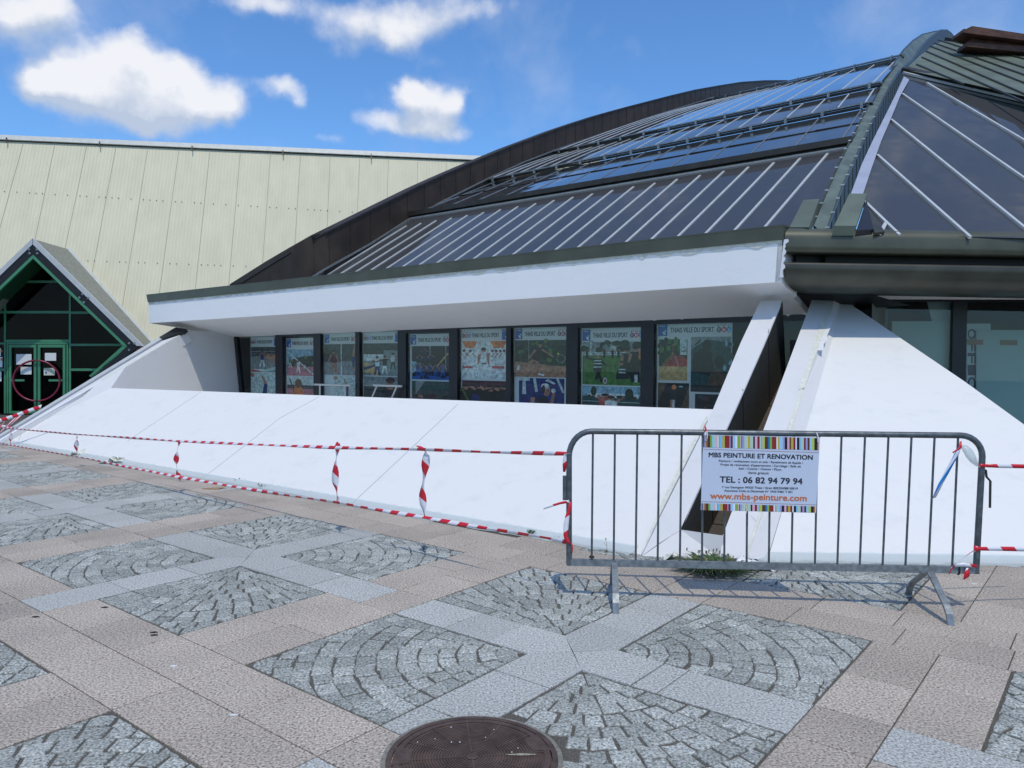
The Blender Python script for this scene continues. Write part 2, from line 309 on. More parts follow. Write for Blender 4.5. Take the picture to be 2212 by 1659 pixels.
# ------------------------------------------------------------------ mesh helpers
class MB:
    def __init__(s): s.v = []; s.f = []; s.m = []; s.mats = []; s.uv = {}; s.t = []; s.smooth = []
    def mi(s, mat):
        if mat not in s.mats: s.mats.append(mat)
        return s.mats.index(mat)
    def add(s, vs, fs, mat, tint=.5, uvs=None, smooth=False):
        o = len(s.v); s.v += [tuple(v) for v in vs]; k = s.mi(mat)
        for f in fs:
            if uvs: s.uv[len(s.f)] = [uvs[i] for i in f]
            s.f.append([i+o for i in f]); s.m.append(k); s.t.append(tint); s.smooth.append(smooth)
        return s
    def poly(s, pts, mat, tint=.5): return s.add(pts, [list(range(len(pts)))], mat, tint)
    def prism(s, pts, d, mat, tint=.5):
        """Solid from a flat outline pushed along vector d."""
        n = len(pts); d = Vector(d); p = [Vector(q) for q in pts]
        vs = p + [q+d for q in p]
        fs = [list(range(n))[::-1], list(range(n, 2*n))] + [[i, (i+1) % n, n+(i+1) % n, n+i] for i in range(n)]
        return s.add(vs, fs, mat, tint)
    def bar(s, a, b, w, h, mat, up=Zv, tint=.5):
        a, b = Vector(a), Vector(b); d = (b-a).normalized(); x = d.cross(Vector(up)).normalized(); y = x.cross(d).normalized()
        q = [x*(-w/2)+y*(-h/2), x*(w/2)+y*(-h/2), x*(w/2)+y*(h/2), x*(-w/2)+y*(h/2)]
        return s.prism([a+k for k in q], b-a, mat, tint)
    def tube(s, pts, rad, mat, seg=10, caps=True, smooth=True):
        pts = [Vector(p) for p in pts]; n = len(pts); vs = []; ref = None
        rads = rad if isinstance(rad, (list, tuple)) else [rad]*n
        for i, p in enumerate(pts):
            d = (pts[min(i+1, n-1)] - pts[max(i-1, 0)]).normalized()
            if ref is None: ref = d.orthogonal().normalized()
            ref = (ref - d*ref.dot(d)).normalized(); o = d.cross(ref)
            for k in range(seg):
                a = 2*math.pi*k/seg; vs.append(p + (ref*math.cos(a)+o*math.sin(a))*rads[i])
        fs = [[i*seg+k, i*seg+(k+1) % seg, (i+1)*seg+(k+1) % seg, (i+1)*seg+k] for i in range(n-1) for k in range(seg)]
        s.add(vs, fs, mat, smooth=smooth)
        if caps: s.add(vs[:seg], [list(range(seg))[::-1]], mat); s.add(vs[-seg:], [list(range(seg))], mat)
        return s
    def grid(s, rows, mat, smooth=False, tint=.5):
        n = len(rows[0]); vs = [p for r in rows for p in r]
        fs = [[i*n+k, i*n+k+1, (i+1)*n+k+1, (i+1)*n+k] for i in range(len(rows)-1) for k in range(n-1)]
        return s.add(vs, fs, mat, tint, smooth=smooth)
    def disc(s, c, r, mat, x, y, seg=20):
        return s.poly([Vector(c)+x*(r*math.cos(2*math.pi*k/seg))+y*(r*math.sin(2*math.pi*k/seg)) for k in range(seg)], mat)
    def build(s, name, parent=None, origin=None, label=None):
        me = bpy.data.meshes.new(name)
        o = Vector(origin) if origin is not None else Vector((0, 0, 0))
        me.from_pydata([tuple(Vector(v)-o) for v in s.v], [], s.f)
        for mt in s.mats: me.materials.append(MATS[mt])
        for p, k, sm in zip(me.polygons, s.m, s.smooth): p.material_index = k; p.use_smooth = sm
        at = me.attributes.new('tint', 'FLOAT', 'FACE')
        at.data.foreach_set('value', s.t)
        if s.uv:
            ul = me.uv_layers.new(name='UVMap')
            for p in me.polygons:
                if p.index in s.uv:
                    for li, u in zip(p.loop_indices, s.uv[p.index]): ul.data[li].uv = u
        me.validate(); me.update()
        ob = bpy.data.objects.new(name, me); COL.objects.link(ob); ob.location = o
        if parent is not None:
            ob.parent = parent
            base = Vector((0, 0, 0)); q = parent
            while q is not None: base += q.location; q = q.parent
            ob.location = o - base
        if label: ob['label'] = label
        return ob
def recalc(ob):
    bm = bmesh.new(); bm.from_mesh(ob.data); bmesh.ops.recalc_face_normals(bm, faces=bm.faces); bm.to_mesh(ob.data); bm.free()
    return ob
def empty(name, loc, label, cat, group=None):
    o = bpy.data.objects.new(name, None); COL.objects.link(o); o.location = loc; o.empty_display_size = .2
    o['label'] = label; o['category'] = cat
    if group: o['group'] = group
    return o
def tag(o, label, cat, group=None):
    o['label'] = label; o['category'] = cat
    if group: o['group'] = group
    return o
def struct(mb, name, label=None):
    o = mb.build(name); o['kind'] = 'structure'
    if label: o['label'] = label
    return o
def lerp(a, b, t): return a + (b-a)*t
def bil(p00, p10, p01, p11, u, v): return lerp(lerp(p00, p10, u), lerp(p01, p11, u), v)

# lettering: flat outlines laid on a real surface
_txt = {}
def text_poly(body, bold=0.0):
    k = (body, bold)
    if k not in _txt:
        cu = bpy.data.curves.new('t', 'FONT'); cu.body = body; cu.size = 1; cu.offset = bold; cu.resolution_u = 3
        ob = bpy.data.objects.new('t', cu); COL.objects.link(ob)
        dg = bpy.context.evaluated_depsgraph_get(); me = ob.evaluated_get(dg).to_mesh()
        vs = [(v.co.x, v.co.y) for v in me.vertices]; fs = [list(p.vertices) for p in me.polygons]
        ob.evaluated_get(dg).to_mesh_clear(); bpy.data.objects.remove(ob); bpy.data.curves.remove(cu)
        _txt[k] = (vs, fs)
    return _txt[k]
CAP = 0.72
def lay_text(mb, body, mat, place, p0, p1, cap, bold=0.0, nv=None):
    """place(x, y) maps a flat coordinate to the surface; baseline from p0 to p1, capitals 'cap' high (y up)."""
    vs, fs = text_poly(body, 0.0)
    x0 = min(v[0] for v in vs); x1 = max(v[0] for v in vs)
    dx, dy = p1[0]-p0[0], p1[1]-p0[1]; ln = math.hypot(dx, dy); ux, uy = dx/ln, dy/ln
    copies = [(0, 0)] if not bold or nv is None else [(-bold, -bold*.6), (bold, -bold*.6), (bold, bold*.6), (-bold, bold*.6)]
    for k, (bx, by) in enumerate(copies):
        out = []
        for (x, y) in vs:
            s = (x-x0)/(x1-x0)*ln + bx/CAP*abs(cap); t = (y+by)/CAP*cap
            p = place(p0[0]+ux*s-uy*t, p0[1]+uy*s+ux*t)
            out.append(p + nv*(.00022*k) if k else p)
        mb.add(out, fs, mat)

# ================================================================== GROUND
YAW = .896
DA = Vector((math.cos(YAW), math.sin(YAW), 0)); DB = Vector((math.sin(YAW), -math.cos(YAW), 0))
OG = Vector((.3374, 4.149, 0)); PD, HW, SQ = 3.1185, .176, 1.0495
def G(a, b, z=0): return OG + DA*a + DB*b + Zv*z
def visible(p, mar=1.6):
    if p.y < .6 or p.y > 27: return False
    if abs(p.x) > p.y*.67+mar: return False
    q = p - A1
    if q.dot(NH) > .35 and p.x < 1.2: return False
    if (p-A2).dot(MH) > .45 and p.x >= 1.2: return False
    return True
g = MB(); g.poly([(-70, -40, -.030), (70, -40, -.030), (70, 110, -.030), (-70, 110, -.030)], 'asphalt'); struct(g, 'ground')
g = MB()
# bed of the paving, a sheet just under the stones
g.poly([(-24, -6, -.0085), (16, -6, -.0085), (16, 12, -.0085), (-7, 20.4, -.0085), (-24, 18.0, -.0085)], 'joint_sand'); struct(g, 'paving_bed')

def clip(poly, axis, lim, keep_less):
    out = []
    for i in range(len(poly)):
        p, q = poly[i], poly[(i+1) % len(poly)]
        a = (lim-p[axis]) if keep_less else (p[axis]-lim); b = (lim-q[axis]) if keep_less else (q[axis]-lim)
        if a >= 0: out.append(p)
        if a*b < 0:
            t = a/(a-b); out.append((p[0]+(q[0]-p[0])*t, p[1]+(q[1]-p[1])*t))
    return out
def area(p): return .5*abs(sum(p[i][0]*p[(i+1) % len(p)][1]-p[(i+1) % len(p)][0]*p[i][1] for i in range(len(p))))
def shrink(p, d):
    cx = sum(q[0] for q in p)/len(p); cy = sum(q[1] for q in p)/len(p); out = []
    for q in p:
        l = math.hypot(q[0]-cx, q[1]-cy); k = max(.25, 1-d/max(l, 1e-5)); out.append((cx+(q[0]-cx)*k, cy+(q[1]-cy)*k))
    return out
def slab(mb, a0, a1, b0, b1, mat, gap=.0034, split=None):
    c = G((a0+a1)/2, (b0+b1)/2)
    if not visible(c): return
    t = random.random(); dz = random.uniform(-.0012, .0012); e = .003
    p0 = [(a0+gap, b0+gap), (a1-gap, b0+gap), (a1-gap, b1-gap), (a0+gap, b1-gap)]
    p1 = [(a0+gap+e, b0+gap+e), (a1-gap-e, b0+gap+e), (a1-gap-e, b1-gap-e), (a0+gap+e, b1-gap-e)]
    vs = [G(*p, -.014) for p in p0] + [G(*p, -.0025+dz) for p in p0] + [G(*p, dz) for p in p1]
    fs = [[i, (i+1) % 4, 4+(i+1) % 4, 4+i] for i in range(4)] + [[4+i, 4+(i+1) % 4, 8+(i+1) % 4, 8+i] for i in range(4)] + [[8, 9, 10, 11]]
    mb.add([tuple(v) for v in vs], fs, mat, t)
MAN = gnd(1020, 1638.5); MAN.z = 0; MR = .342
pink, grey, cob = MB(), MB(), MB()
HS = HW + SQ; BAND = PD - 2*HS
def cobble(poly_ab):
    """One split granite sett with a rounded, uneven head."""
    if area(poly_ab) < .0011: return
    p = shrink(poly_ab, .0064)
    # more points along the edges, jittered
    q = []
    for i in range(len(p)):
        a, b = p[i], p[(i+1) % len(p)]; q.append(a)
        if math.hypot(b[0]-a[0], b[1]-a[1]) > .045:
            q.append(((a[0]+b[0])/2+random.uniform(-.003, .003), (a[1]+b[1])/2+random.uniform(-.003, .003)))
    n = len(q); h = random.uniform(-.0025, .002); sx_, sy_ = random.uniform(-.03, .03), random.uniform(-.03, .03)
    cx = sum(k[0] for k in q)/n; cy = sum(k[1] for k in q)/n
    cw = G(cx, cy)
    if (cw-MAN).length < MR+.03: return
    r1, r2 = shrink(q, .002), shrink(q, .009)
    zt = lambda k: h + (k[0]-cx)*sx_ + (k[1]-cy)*sy_
    vs = [G(*k, -.016) for k in q] + [G(*k, zt(k)-.0045) for k in r1] + [G(*k, zt(k)+random.uniform(-.001, .0012)) for k in r2] + [G(cx, cy, h+.001)]
    fs = [[i, (i+1) % n, n+(i+1) % n, n+i] for i in range(n)] + [[n+i, n+(i+1) % n, 2*n+(i+1) % n, 2*n+i] for i in range(n)] + [[2*n+i, 2*n+(i+1) % n, 3*n] for i in range(n)]
    cob.add([tuple(v) for v in vs], fs, 'cobble_granite', random.random()**1.1)
def fan(ca, cb, sa, sb):
    c = G(ca+sa*(HW+SQ/2), cb+sb*(HW+SQ/2))
    if not visible(c, 2.2): return
    lo_a, hi_a = (HW+.006, HS-.006); r = .045; k = 0
    while r < SQ*1.42:
        dr = random.uniform(.098, .112)
        if r < .06: dr = .13
        rm = r+dr/2; nst = max(2, int(round(rm*math.pi/2/random.uniform(.108, .122))))
        off = random.uniform(-.4, .4)/nst
        tb = [(j+off+random.uniform(-.1, .1))/nst for j in range(-1, nst+2)]
        for j in range(-1, nst+1):
            t0, t1 = tb[j+1], tb[j+2]
            t0, t1 = max(0, t0), min(1, t1)
            if t1-t0 < .25/nst: continue
            e_ = min(.0006/max(rm, .05), (t1-t0)*.2); a0, a1 = t0*math.pi/2+e_, t1*math.pi/2-e_; r_keep = r; dr_k = dr; r = r+random.uniform(-.007, .007)-.003; dr = dr+.006; j_ = lambda: random.uniform(-.0055, .0055)
            P = [((r+j_())*math.cos(a0), (r+j_())*math.sin(a0)), ((r+dr+j_())*math.cos(a0), (r+dr+j_())*math.sin(a0)),
                 ((r+dr+j_())*math.cos((a0+a1)/2), (r+dr+j_())*math.sin((a0+a1)/2)),
                 ((r+dr+j_())*math.cos(a1), (r+dr+j_())*math.sin(a1)), ((r+j_())*math.cos(a1), (r+j_())*math.sin(a1)),
                 ((r+j_())*math.cos((a0+a1)/2), (r+j_())*math.sin((a0+a1)/2))]
            r = r_keep; dr = dr_k
            P = clip(P, 0, SQ-.008, True)
            if len(P) > 2: P = clip(P, 1, SQ-.008, True)
            if len(P) > 2: P = clip(P, 0, .008, False)
            if len(P) > 2: P = clip(P, 1, .008, False)
            if len(P) < 3: continue
            W_ = [(ca+sa*(HW+x), cb+sb*(HW+y)) for x, y in P]
            if not visible(G(*W_[0]), .9): continue
            if sa*sb < 0: W_ = W_[::-1]
            cobble(W_)
        r += dr
# how far each grey arm runs past the fans into the pink band: arms are +a, -a, +b, -b
EXT = {(0, -1): (.0, .30, .30, .0), (0, 1): (0, 0, 0, .33), (0, 0): (0, 0, 0, 0), (1, 0): (0, .02, 0, 0), (-1, 0): (.33, 0, 0, 0), (0, -2): (0, 0, 0, 0)}
occ = []
for i in range(-2, 2):
    for j in range(-6, 4):
        ca, cb = i*PD, j*PD
        for sa in (1, -1):
            for sb in (1, -1): fan(ca, cb, sa, sb)
        ext = EXT.get((i, j), tuple(random.choice([0, 0, .3]) for _ in range(4)))
        ext = tuple(BAND/2 if e > .1 else 0 for e in ext)
        for k, (axis, sg) in enumerate((('a', 1), ('a', -1), ('b', 1), ('b', -1))):
            st = 0.0; end = HS + ext[k]
            cuts = [0, random.uniform(.42, .55), random.uniform(.80, 1.0), end]
            if (i, j) == (0, 0) and k == 2: cuts = [0, .46, .60, end]
            if ext[k] > 0: cuts = [0, .5, 1.0, end]
            for c0, c1 in zip(cuts[:-1], cuts[1:]):
                lo, hi = c0*sg, c1*sg
                if lo > hi: lo, hi = hi, lo
                if c0 == 0:   # mitred centre piece
                    c_ = G(ca, cb)
                    if not visible(c_): continue
                    w_ = HW-.002; e0 = .004
                    pts = [(e0*sg, 0)] + [(w_*sg, w_), ((c1-.003)*sg, w_), ((c1-.003)*sg, -w_), (w_*sg, -w_)]
                    if axis == 'b': pts = [(y, x) for x, y in pts]
                    ar = sum(pts[n_][0]*pts[(n_+1) % 5][1]-pts[(n_+1) % 5][0]*pts[n_][1] for n_ in range(5))
                    if ar > 0: pts = pts[::-1]
                    grey.prism([G(ca+x, cb+y, -.014) for x, y in pts], (0, 0, .014), 'grey_granite', random.random())
                elif axis == 'a': slab(grey, ca+lo, ca+hi, cb-HW, cb+HW, 'grey_granite')
                else: slab(grey, ca-HW, ca+HW, cb+lo, cb+hi, 'grey_granite')
            if ext[k] > 0: occ.append((i, j, axis, sg, ext[k]))
def blocked(a0, a1, b0, b1):
    am, bm = (a0+a1)/2, (b0+b1)/2
    for (i, j, axis, sg, e) in occ:
        ca, cb = i*PD, j*PD
        if axis == 'a':
            r0, r1 = sorted((ca+sg*HS, ca+sg*(HS+e))); q0, q1 = cb-HW, cb+HW
        else:
            q0, q1 = sorted((cb+sg*HS, cb+sg*(HS+e))); r0, r1 = ca-HW, ca+HW
        if r0-.01 < am < r1+.01 and q0-.01 < bm < q1+.01: return True
    return False
def course(axis, base, lo, hi):
    """Run of pink slabs between lo and hi, one course wide."""
    p = lo
    marks = sorted(set([lo, hi] + [c*PD+s*HW for c in range(-7, 8) for s in (-1, 1) if lo < c*PD+s*HW < hi]))
    for m0, m1 in zip(marks[:-1], marks[1:]):
        ln = m1-m0; n = max(1, round(ln/random.uniform(.48, .58))) if ln > .4 else 1
        cuts = [m0] + [m0+ln*(k+random.uniform(-.12, .12))/n for k in range(1, n)] + [m1]
        for c0, c1 in zip(cuts[:-1], cuts[1:]):
            w_ = BAND/2
            if axis == 'b':
                if not blocked(base, base+w_, c0, c1): slab(pink, base, base+w_, c0, c1, 'pink_granite')
            else:
                if not blocked(c0, c1, base, base+w_): slab(pink, c0, c1, base, base+w_, 'pink_granite')
for i in range(-3, 2):
    for k in (0, 1): course('b', i*PD+HS+k*BAND/2, -6.5*PD, 4.5*PD)
for j in range(-7, 4):
    for k in (0, 1):
        for i in range(-2, 2): course('a', j*PD+HS+k*BAND/2, i*PD-HS, i*PD+HS)
# pieces where a slab meets the manhole are cut by the mortar collar, which stands proud of them
struct(pink, 'pink_paving', 'pink speckled granite slabs of the square')
struct(grey, 'grey_paving', 'pale grey granite crosses set in the square')
struct(cob, 'cobble_paving', 'grey cobbles laid in fans between the granite slabs')

# manhole
t = empty('manhole_cover', MAN, 'round rusty brown cast iron manhole cover sunk in the paving', 'manhole cover')
X, Y = Vector((1, 0, 0)), Vector((0, 1, 0))
def ring(mb, r0, r1, z0, z1, mat, seg=72):
    rows = [[MAN + X*(r*math.cos(2*math.pi*k/seg)) + Y*(r*math.sin(2*math.pi*k/seg)) + Zv*z for k in range(seg+1)] for r, z in ((r0, z0), (r0, z1), (r1, z1), (r1, z0))]
    mb.grid(rows[::-1], mat)
mb = MB(); ring(mb, MR+.001, MR+.020, -.01, .0035, 'mortar'); mb.build('mortar_collar', t, MAN)
mb = MB(); ring(mb, MR-.022, MR, -.01, .009, 'cast_iron'); mb.build('frame', t, MAN)
mb = MB(); mb.disc(MAN+Zv*.005, MR-.026, 'cast_iron', X, Y, 72)
nr = 22
for k in range(nr):
    r0 = .03 + k*(MR-.062-.03)/nr; ring(mb, r0, r0+.0065, .004, .0088, 'cast_iron', 60)
ring(mb, MR-.052, MR-.028, .004, .0092, 'cast_iron'); mb.disc(MAN+Zv*.0095, .026, 'cast_iron', X, Y, 24)
for k in range(12):
    a = 2*math.pi*(k+.25)/12; d = X*math.cos(a)+Y*math.sin(a); s0 = .03 if k % 3 == 0 else .12
    mb.bar(MAN+d*s0+Zv*.0075, MAN+d*(MR-.05)+Zv*.0075, .006, .006, 'cast_iron')
for a in (R(22), R(180)):
    d = X*math.cos(a)+Y*math.sin(a); e = d.cross(Zv)
    mb.prism([MAN+d*(MR-.10)-e*.05+Zv*.005, MAN+d*(MR-.10)+e*.05+Zv*.005, MAN+d*(MR-.028)+e*.07+Zv*.005, MAN+d*(MR-.028)-e*.07+Zv*.005], (0, 0, .0052), 'cast_iron')
mb.build('cover', t, MAN)
mb = MB(); c = MAN + X*.195 + Y*.012
mb.add([c+X*(.062*math.cos(a)*(1 if math.cos(a) > 0 else 1.05))+Y*(.008*math.sin(a)+.002)+Zv*.0105 for a in [2*math.pi*k/16 for k in range(16)]], [list(range(16))], 'debris')
mb.build('lifting_slot', t, MAN)
for _ in range(9):
    mb = MB(); a, r_ = random.uniform(0, math.pi), random.uniform(.08, .3)
    c = MAN+X*r_*math.cos(a)+Y*r_*math.sin(a)+Zv*.0125; s_ = random.uniform(.002, .0035)
    mb.prism([c+X*s_, c+Y*s_, c-X*s_, c-Y*s_], (0, 0, .002), 'white_plastic'); mb.build('paint_fleck', t, MAN)

# ================================================================== SPORTS HALL
FL_, FR_ = on(322, 698, NH, L(0, 3.35)), on(1684, 609, NH, L(0, 3.35))
RHO = FR_.y/7.05                                          # the roof edge hangs well behind the sloping wall
def sc(p): return Vector((p[0]*RHO, p[1]*RHO, EYE+(p[2]-EYE)*RHO))
def sc0(p): return Vector((p[0]*RHO, p[1]*RHO, 0))
hall = empty('sports_hall', (L(-6, 2).x, L(-6, 2).y, 0), 'white and dark bronze sports hall with sloping walls and a glazed arched roof', 'building')
def part(mb, name, label=None, fix=True):
    o = mb.build(name, hall, label=label)
    return recalc(o) if fix else o
# --- left sloping wall
CL, CR = SL(240, 838), SL(1566, 885.3)
fb = [A1+BH*-13.15, A1+BH*.10]
mb = MB()
mb.prism([fb[0], fb[1], CR, CL], -NL*.12, 'white_paint')
mb.prism([CL-NL*.121+Zv*-.01, CR-NL*.121+Zv*-.01, L(.3, 2.0, -.01), L(-12.5, 1.9, -.01)], NH*.1, 'white_paint')
wall_l = part(mb, 'sloping_wall', 'long white sloping wall below the poster windows')
for pts in ([(752, 1097), (768, 1081), (944, 916), (990, 872)], [(275, 953), (294, 940), (434.6, 846.5)], [(395, 1065), (478, 1002), (605, 903), (690, 857)], [(41, 950), (60, 905)]):
    mb = MB()
    for a, b in zip(pts[:-1], pts[1:]): mb.bar(SL(*a, .001), SL(*b, .001), .006, .004, 'seam_grey', up=NL)
    o = mb.build('joint', hall)
    o.parent = wall_l; o.location = (0, 0, 0)
# --- end wall on the left, behind the slope
W = L(0, 4.95); WZ = lambda b: 2.06 + (b+13)*.0065
def onW(x, y, off=0): return on(x, y, NH, W+NH*off)
wt_l, wb_l = onW(505, 727), onW(517.5, 848)
E = [SL(2, 953, .03), SL(150, 865, .03), SL(280, 788, .04), SL(403, 714, .05)]
mb = MB()
s1 = SL(30, 940, .002)
VN = (wb_l-CL).cross(wt_l-CL).normalized()
V_ = lambda x, y: on(x, y, VN, CL)
E2, E3 = V_(270, 794), V_(403, 714)
mb.add([E[0], E[1], E2, E3, wt_l+Zv*.12, wb_l, CL, s1, CL-Zv*.5+NH*.15, wb_l-Zv*.6], [[0, 1, 7], [1, 2, 6, 7], [2, 3, 4, 5, 6], [6, 5, 9, 8]], 'old_white')
part(mb, 'end_wall', 'pale grey white end wall under the soffit')
# --- left edge fin: outer metal band, dark channel, white strip
def strip3(p0, p1, w0a, w0b, w1a, w1b, off, th, mat, mb):
    a0, a1 = lerp(Vector(p0+(0,)), Vector(p1+(0,)), 0), None
fin = empty('left', (0, 0, 0), '', '') ; bpy.data.objects.remove(fin)
def band(mb, e0, e1, u0, u1, off, th, mat):
    """Strip lying on the fin between fractions u0..u1 across it; e0, e1 are the (outer, inner) picture points at foot and head."""
    def q(e, u): return (e[0][0]+(e[1][0]-e[0][0])*u, e[0][1]+(e[1][1]-e[0][1])*u)
    a, b, c, d = SL(*q(e0, u0), off), SL(*q(e0, u1), off), SL(*q(e1, u1), off), SL(*q(e1, u0), off)
    mb.prism([a, b, c, d], -NL*th, mat)
e0, e1 = ((-40, 962), (-25, 971)), ((378, 707.5), (403, 715))
mb = MB(); band(mb, e0, e1, 0, .30, .10, .3, 'edge_metal'); part(mb, 'fin_edging', 'light grey metal edging of the end fin')
mb = MB(); band(mb, e0, e1, .30, .55, .05, .25, 'seam_grey'); part(mb, 'fin_channel')
mb = MB(); band(mb, e0, e1, .55, 1, .075, .25, 'old_white'); part(mb, 'fin_strip')
mb = MB(); mb.prism([SL(344, 728, .12), SL(380, 707, .12), SL(404, 711, .12), SL(398, 716, .12), SL(352, 731, .12)], -NL*.06, 'black'); part(mb, 'fin_cap')
# --- soffit, fascia, flashing
wallp = lambda x, y: on(x, y, (FR_-FL_).cross(Zv).normalized(), FL_)
FTl, FTr = wallp(322, 653), wallp(1690, 518); GTl, GTr = wallp(319, 638.6), wallp(1690, 490)
_sb = L(-6, 4.95, 2.06+7*.0065+.02); SN = (FR_-FL_).cross(_sb-FL_).normalized()
def SO_(x, y): return on(x, y, SN, FL_)
def drop(p): return p + Zv*((FL_-p).dot(SN)/SN.z)
sof = [FL_, FR_, SO_(1721, 640), drop(L(-.12, 4.1)), drop(L(-.2, 5.1)), drop(L(-14.2, 5.1)), drop(L(-13.75, 3.9))]
mb = MB(); mb.prism(sof, (0, 0, .10), 'soffit_paint'); part(mb, 'soffit', 'shaded white soffit over the poster windows')
mb = MB(); mb.poly([drop(L(-.3, 3.7))+Zv*.09, drop(L(-.4, 5.2))+Zv*.09, drop(L(1.0, 5.2))+Zv*.12, drop(L(.35, 3.9))+Zv*.12], 'black'); part(mb, 'void_shade_sheet', fix=False)  # black sheet painted in as the shade of the void beside the soffit
mb = MB()
nf = (FR_-FL_).cross(Zv).normalized()
if nf.dot(FL_-CP) > 0: nf = -nf            # towards the viewer
fo = nf*.004
mb.prism([FL_+fo-Zv*.002, FR_+fo-Zv*.002, FTr+fo, FTl+fo], -nf*.1, 'white_lifted')
# right return of the fascia, down to the gutter
RB = sof[2].copy()
mb.prism([FR_+fo+Zv*.001, RB, RB+Zv*.42, Vector((FTr.x, FTr.y, FTr.z))+fo-Zv*.001], BH*-.05, 'white_lifted')
part(mb, 'fascia', 'white painted fascia board with a ragged upper edge')
mb = MB()
f2 = nf*.03
mb.prism([FTl+f2, FTr+f2+BH*.02, GTr+f2+BH*.02, GTl+f2], -nf*.2, 'olive_metal')
mb.prism([GTl+f2+Zv*.002, GTr+f2+BH*.02+Zv*.002, GTr-nf*.26+BH*.04+Zv*.002, GTl-nf*.26+Zv*.002], (0, 0, .02), 'olive_metal')
part(mb, 'flashing', 'olive metal flashing along the top of the fascia')
mb = MB(); mb.poly([GTl-nf*.1-Zv*.03, GTr-nf*.1-Zv*.03, GTr+NH*2.2-Zv*.1, GTl+NH*2.2-Zv*.1], 'olive_dark'); part(mb, 'roof_deck', fix=False)
# --- channel between the two fins
ls = [(1386, 1201), (1534, 899), (1600, 740), (1643, 649)]; rs = [(1469, 1145), (1590, 881), (1650, 745), (1690, 649)]
o_ = .035
mb = MB()
P_ = [SL(*ls[0], o_), SL(1424, 1173, o_), SL(*rs[0], o_), SL(*rs[1], o_), SL(*rs[2], o_), SL(*rs[3], o_), SL(*ls[3], o_), SL(*ls[2], o_), SL(*ls[1], o_)]
mb.prism([p for p in P_], -NL*.02, 'old_white'); part(mb, 'channel_strip', 'greyish white strip left of the dark channel')
az_c = math.degrees(math.atan2(P_[5].y-P_[2].y, P_[5].x-P_[2].x))
wp = lambda x, y: onv(x, y, P_[2]+unit(az_c-90)*.002, az_c)
W1, W2, W3 = wp(1530, 1152), wp(1679, 841), wp(1700, 800)
cn = unit(az_c-90)
mb = MB()
hd = unit(az_c)*.6
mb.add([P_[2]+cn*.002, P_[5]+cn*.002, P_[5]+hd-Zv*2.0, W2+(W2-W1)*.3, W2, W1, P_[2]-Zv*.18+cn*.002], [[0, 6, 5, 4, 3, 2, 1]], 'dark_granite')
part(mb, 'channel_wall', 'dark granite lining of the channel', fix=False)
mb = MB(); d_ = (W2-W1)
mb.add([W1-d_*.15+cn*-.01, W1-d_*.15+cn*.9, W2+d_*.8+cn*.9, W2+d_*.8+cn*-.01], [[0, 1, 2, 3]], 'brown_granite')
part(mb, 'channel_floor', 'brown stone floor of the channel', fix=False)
for k in (.05, .45, .85):
    q = W1+d_*k; mb = MB(); mb.bar(q+NL*.004, q+cn*.5+NL*.004, .006, .004, 'black', up=NL); part(mb, 'floor_joint')
    q2 = W1+d_*k; mb = MB(); mb.bar(q2+cn*.006, q2+cn*.006+Vector((0, 0, .55+.4*k))-unit(az_c)*.12, .006, .004, 'black', up=cn); part(mb, 'wall_joint')
mb = MB()
mb.prism([SL(1388, 1201, .03), SL(1470, 1144, .03), SL(1562, 1157, .03), SR(1555, 1206, .03), SR(1600, 1213, .03)], -NL*.3, 'old_white'); part(mb, 'channel_block', 'white block closing the foot of the channel')
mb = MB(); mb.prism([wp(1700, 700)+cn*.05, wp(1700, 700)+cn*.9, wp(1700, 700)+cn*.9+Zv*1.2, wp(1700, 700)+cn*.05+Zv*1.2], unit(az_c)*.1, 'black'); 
mb.v = [tuple(Vector(v)+unit(az_c)*1.1) for v in mb.v]; part(mb, 'channel_shade_panel')  # black panel put in for the shadow under the gutter
mb = MB(); c0 = onv(1706, 770, L(.5, 3.9), -37); mb.prism([c0, c0+BH*.32, c0+BH*.32+Zv*.2, c0+Zv*.2], NH*.3, 'brown_granite'); part(mb, 'channel_beam')
# --- right fin and right sloping wall
FO = .10
lft = [(1555, 1206), (1561, 1157), (1649, 929), (1757, 639)]; rgt = [(1609.6, 1206), (1613, 1190), (1699, 931), (1806, 640)]
mb = MB(); mb.prism([SR(*p, FO) for p in lft] + [SR(*p, FO) for p in rgt[::-1]], -NR*.12, 'old_white'); part(mb, 'fin_strip', 'greyish white strip right of the dark channel')
sl = [(1657, 1210), (1739.7, 931), (1811.6, 684), (1822, 640)]
mb = MB(); mb.grid([[SR(*p, FO-.004) for p in rgt], [SR(*p, .003) for p in sl]], 'old_white'); part(mb, 'fin_flank', 'bevelled flank of the right hand fin', fix=False)
dg = [SR(1848, 640), SR(1843, 661), SR(2083.6, 824), SR(2212, 917)]
de = dg[-1]+(dg[-1]-dg[-2])*.12
mb = MB(); mb.prism([SR(1657, 1214), Rr(6.5, 0), Rr(6.5, 1.55, 1.55*math.tan(R(30))), de, dg[3], dg[2], dg[1], dg[0], SR(1812, 640), SR(1739.7, 931)], -NR*.12, 'white_paint')
part(mb, 'sloping_wall', 'triangular white sloping wall right of the channel')
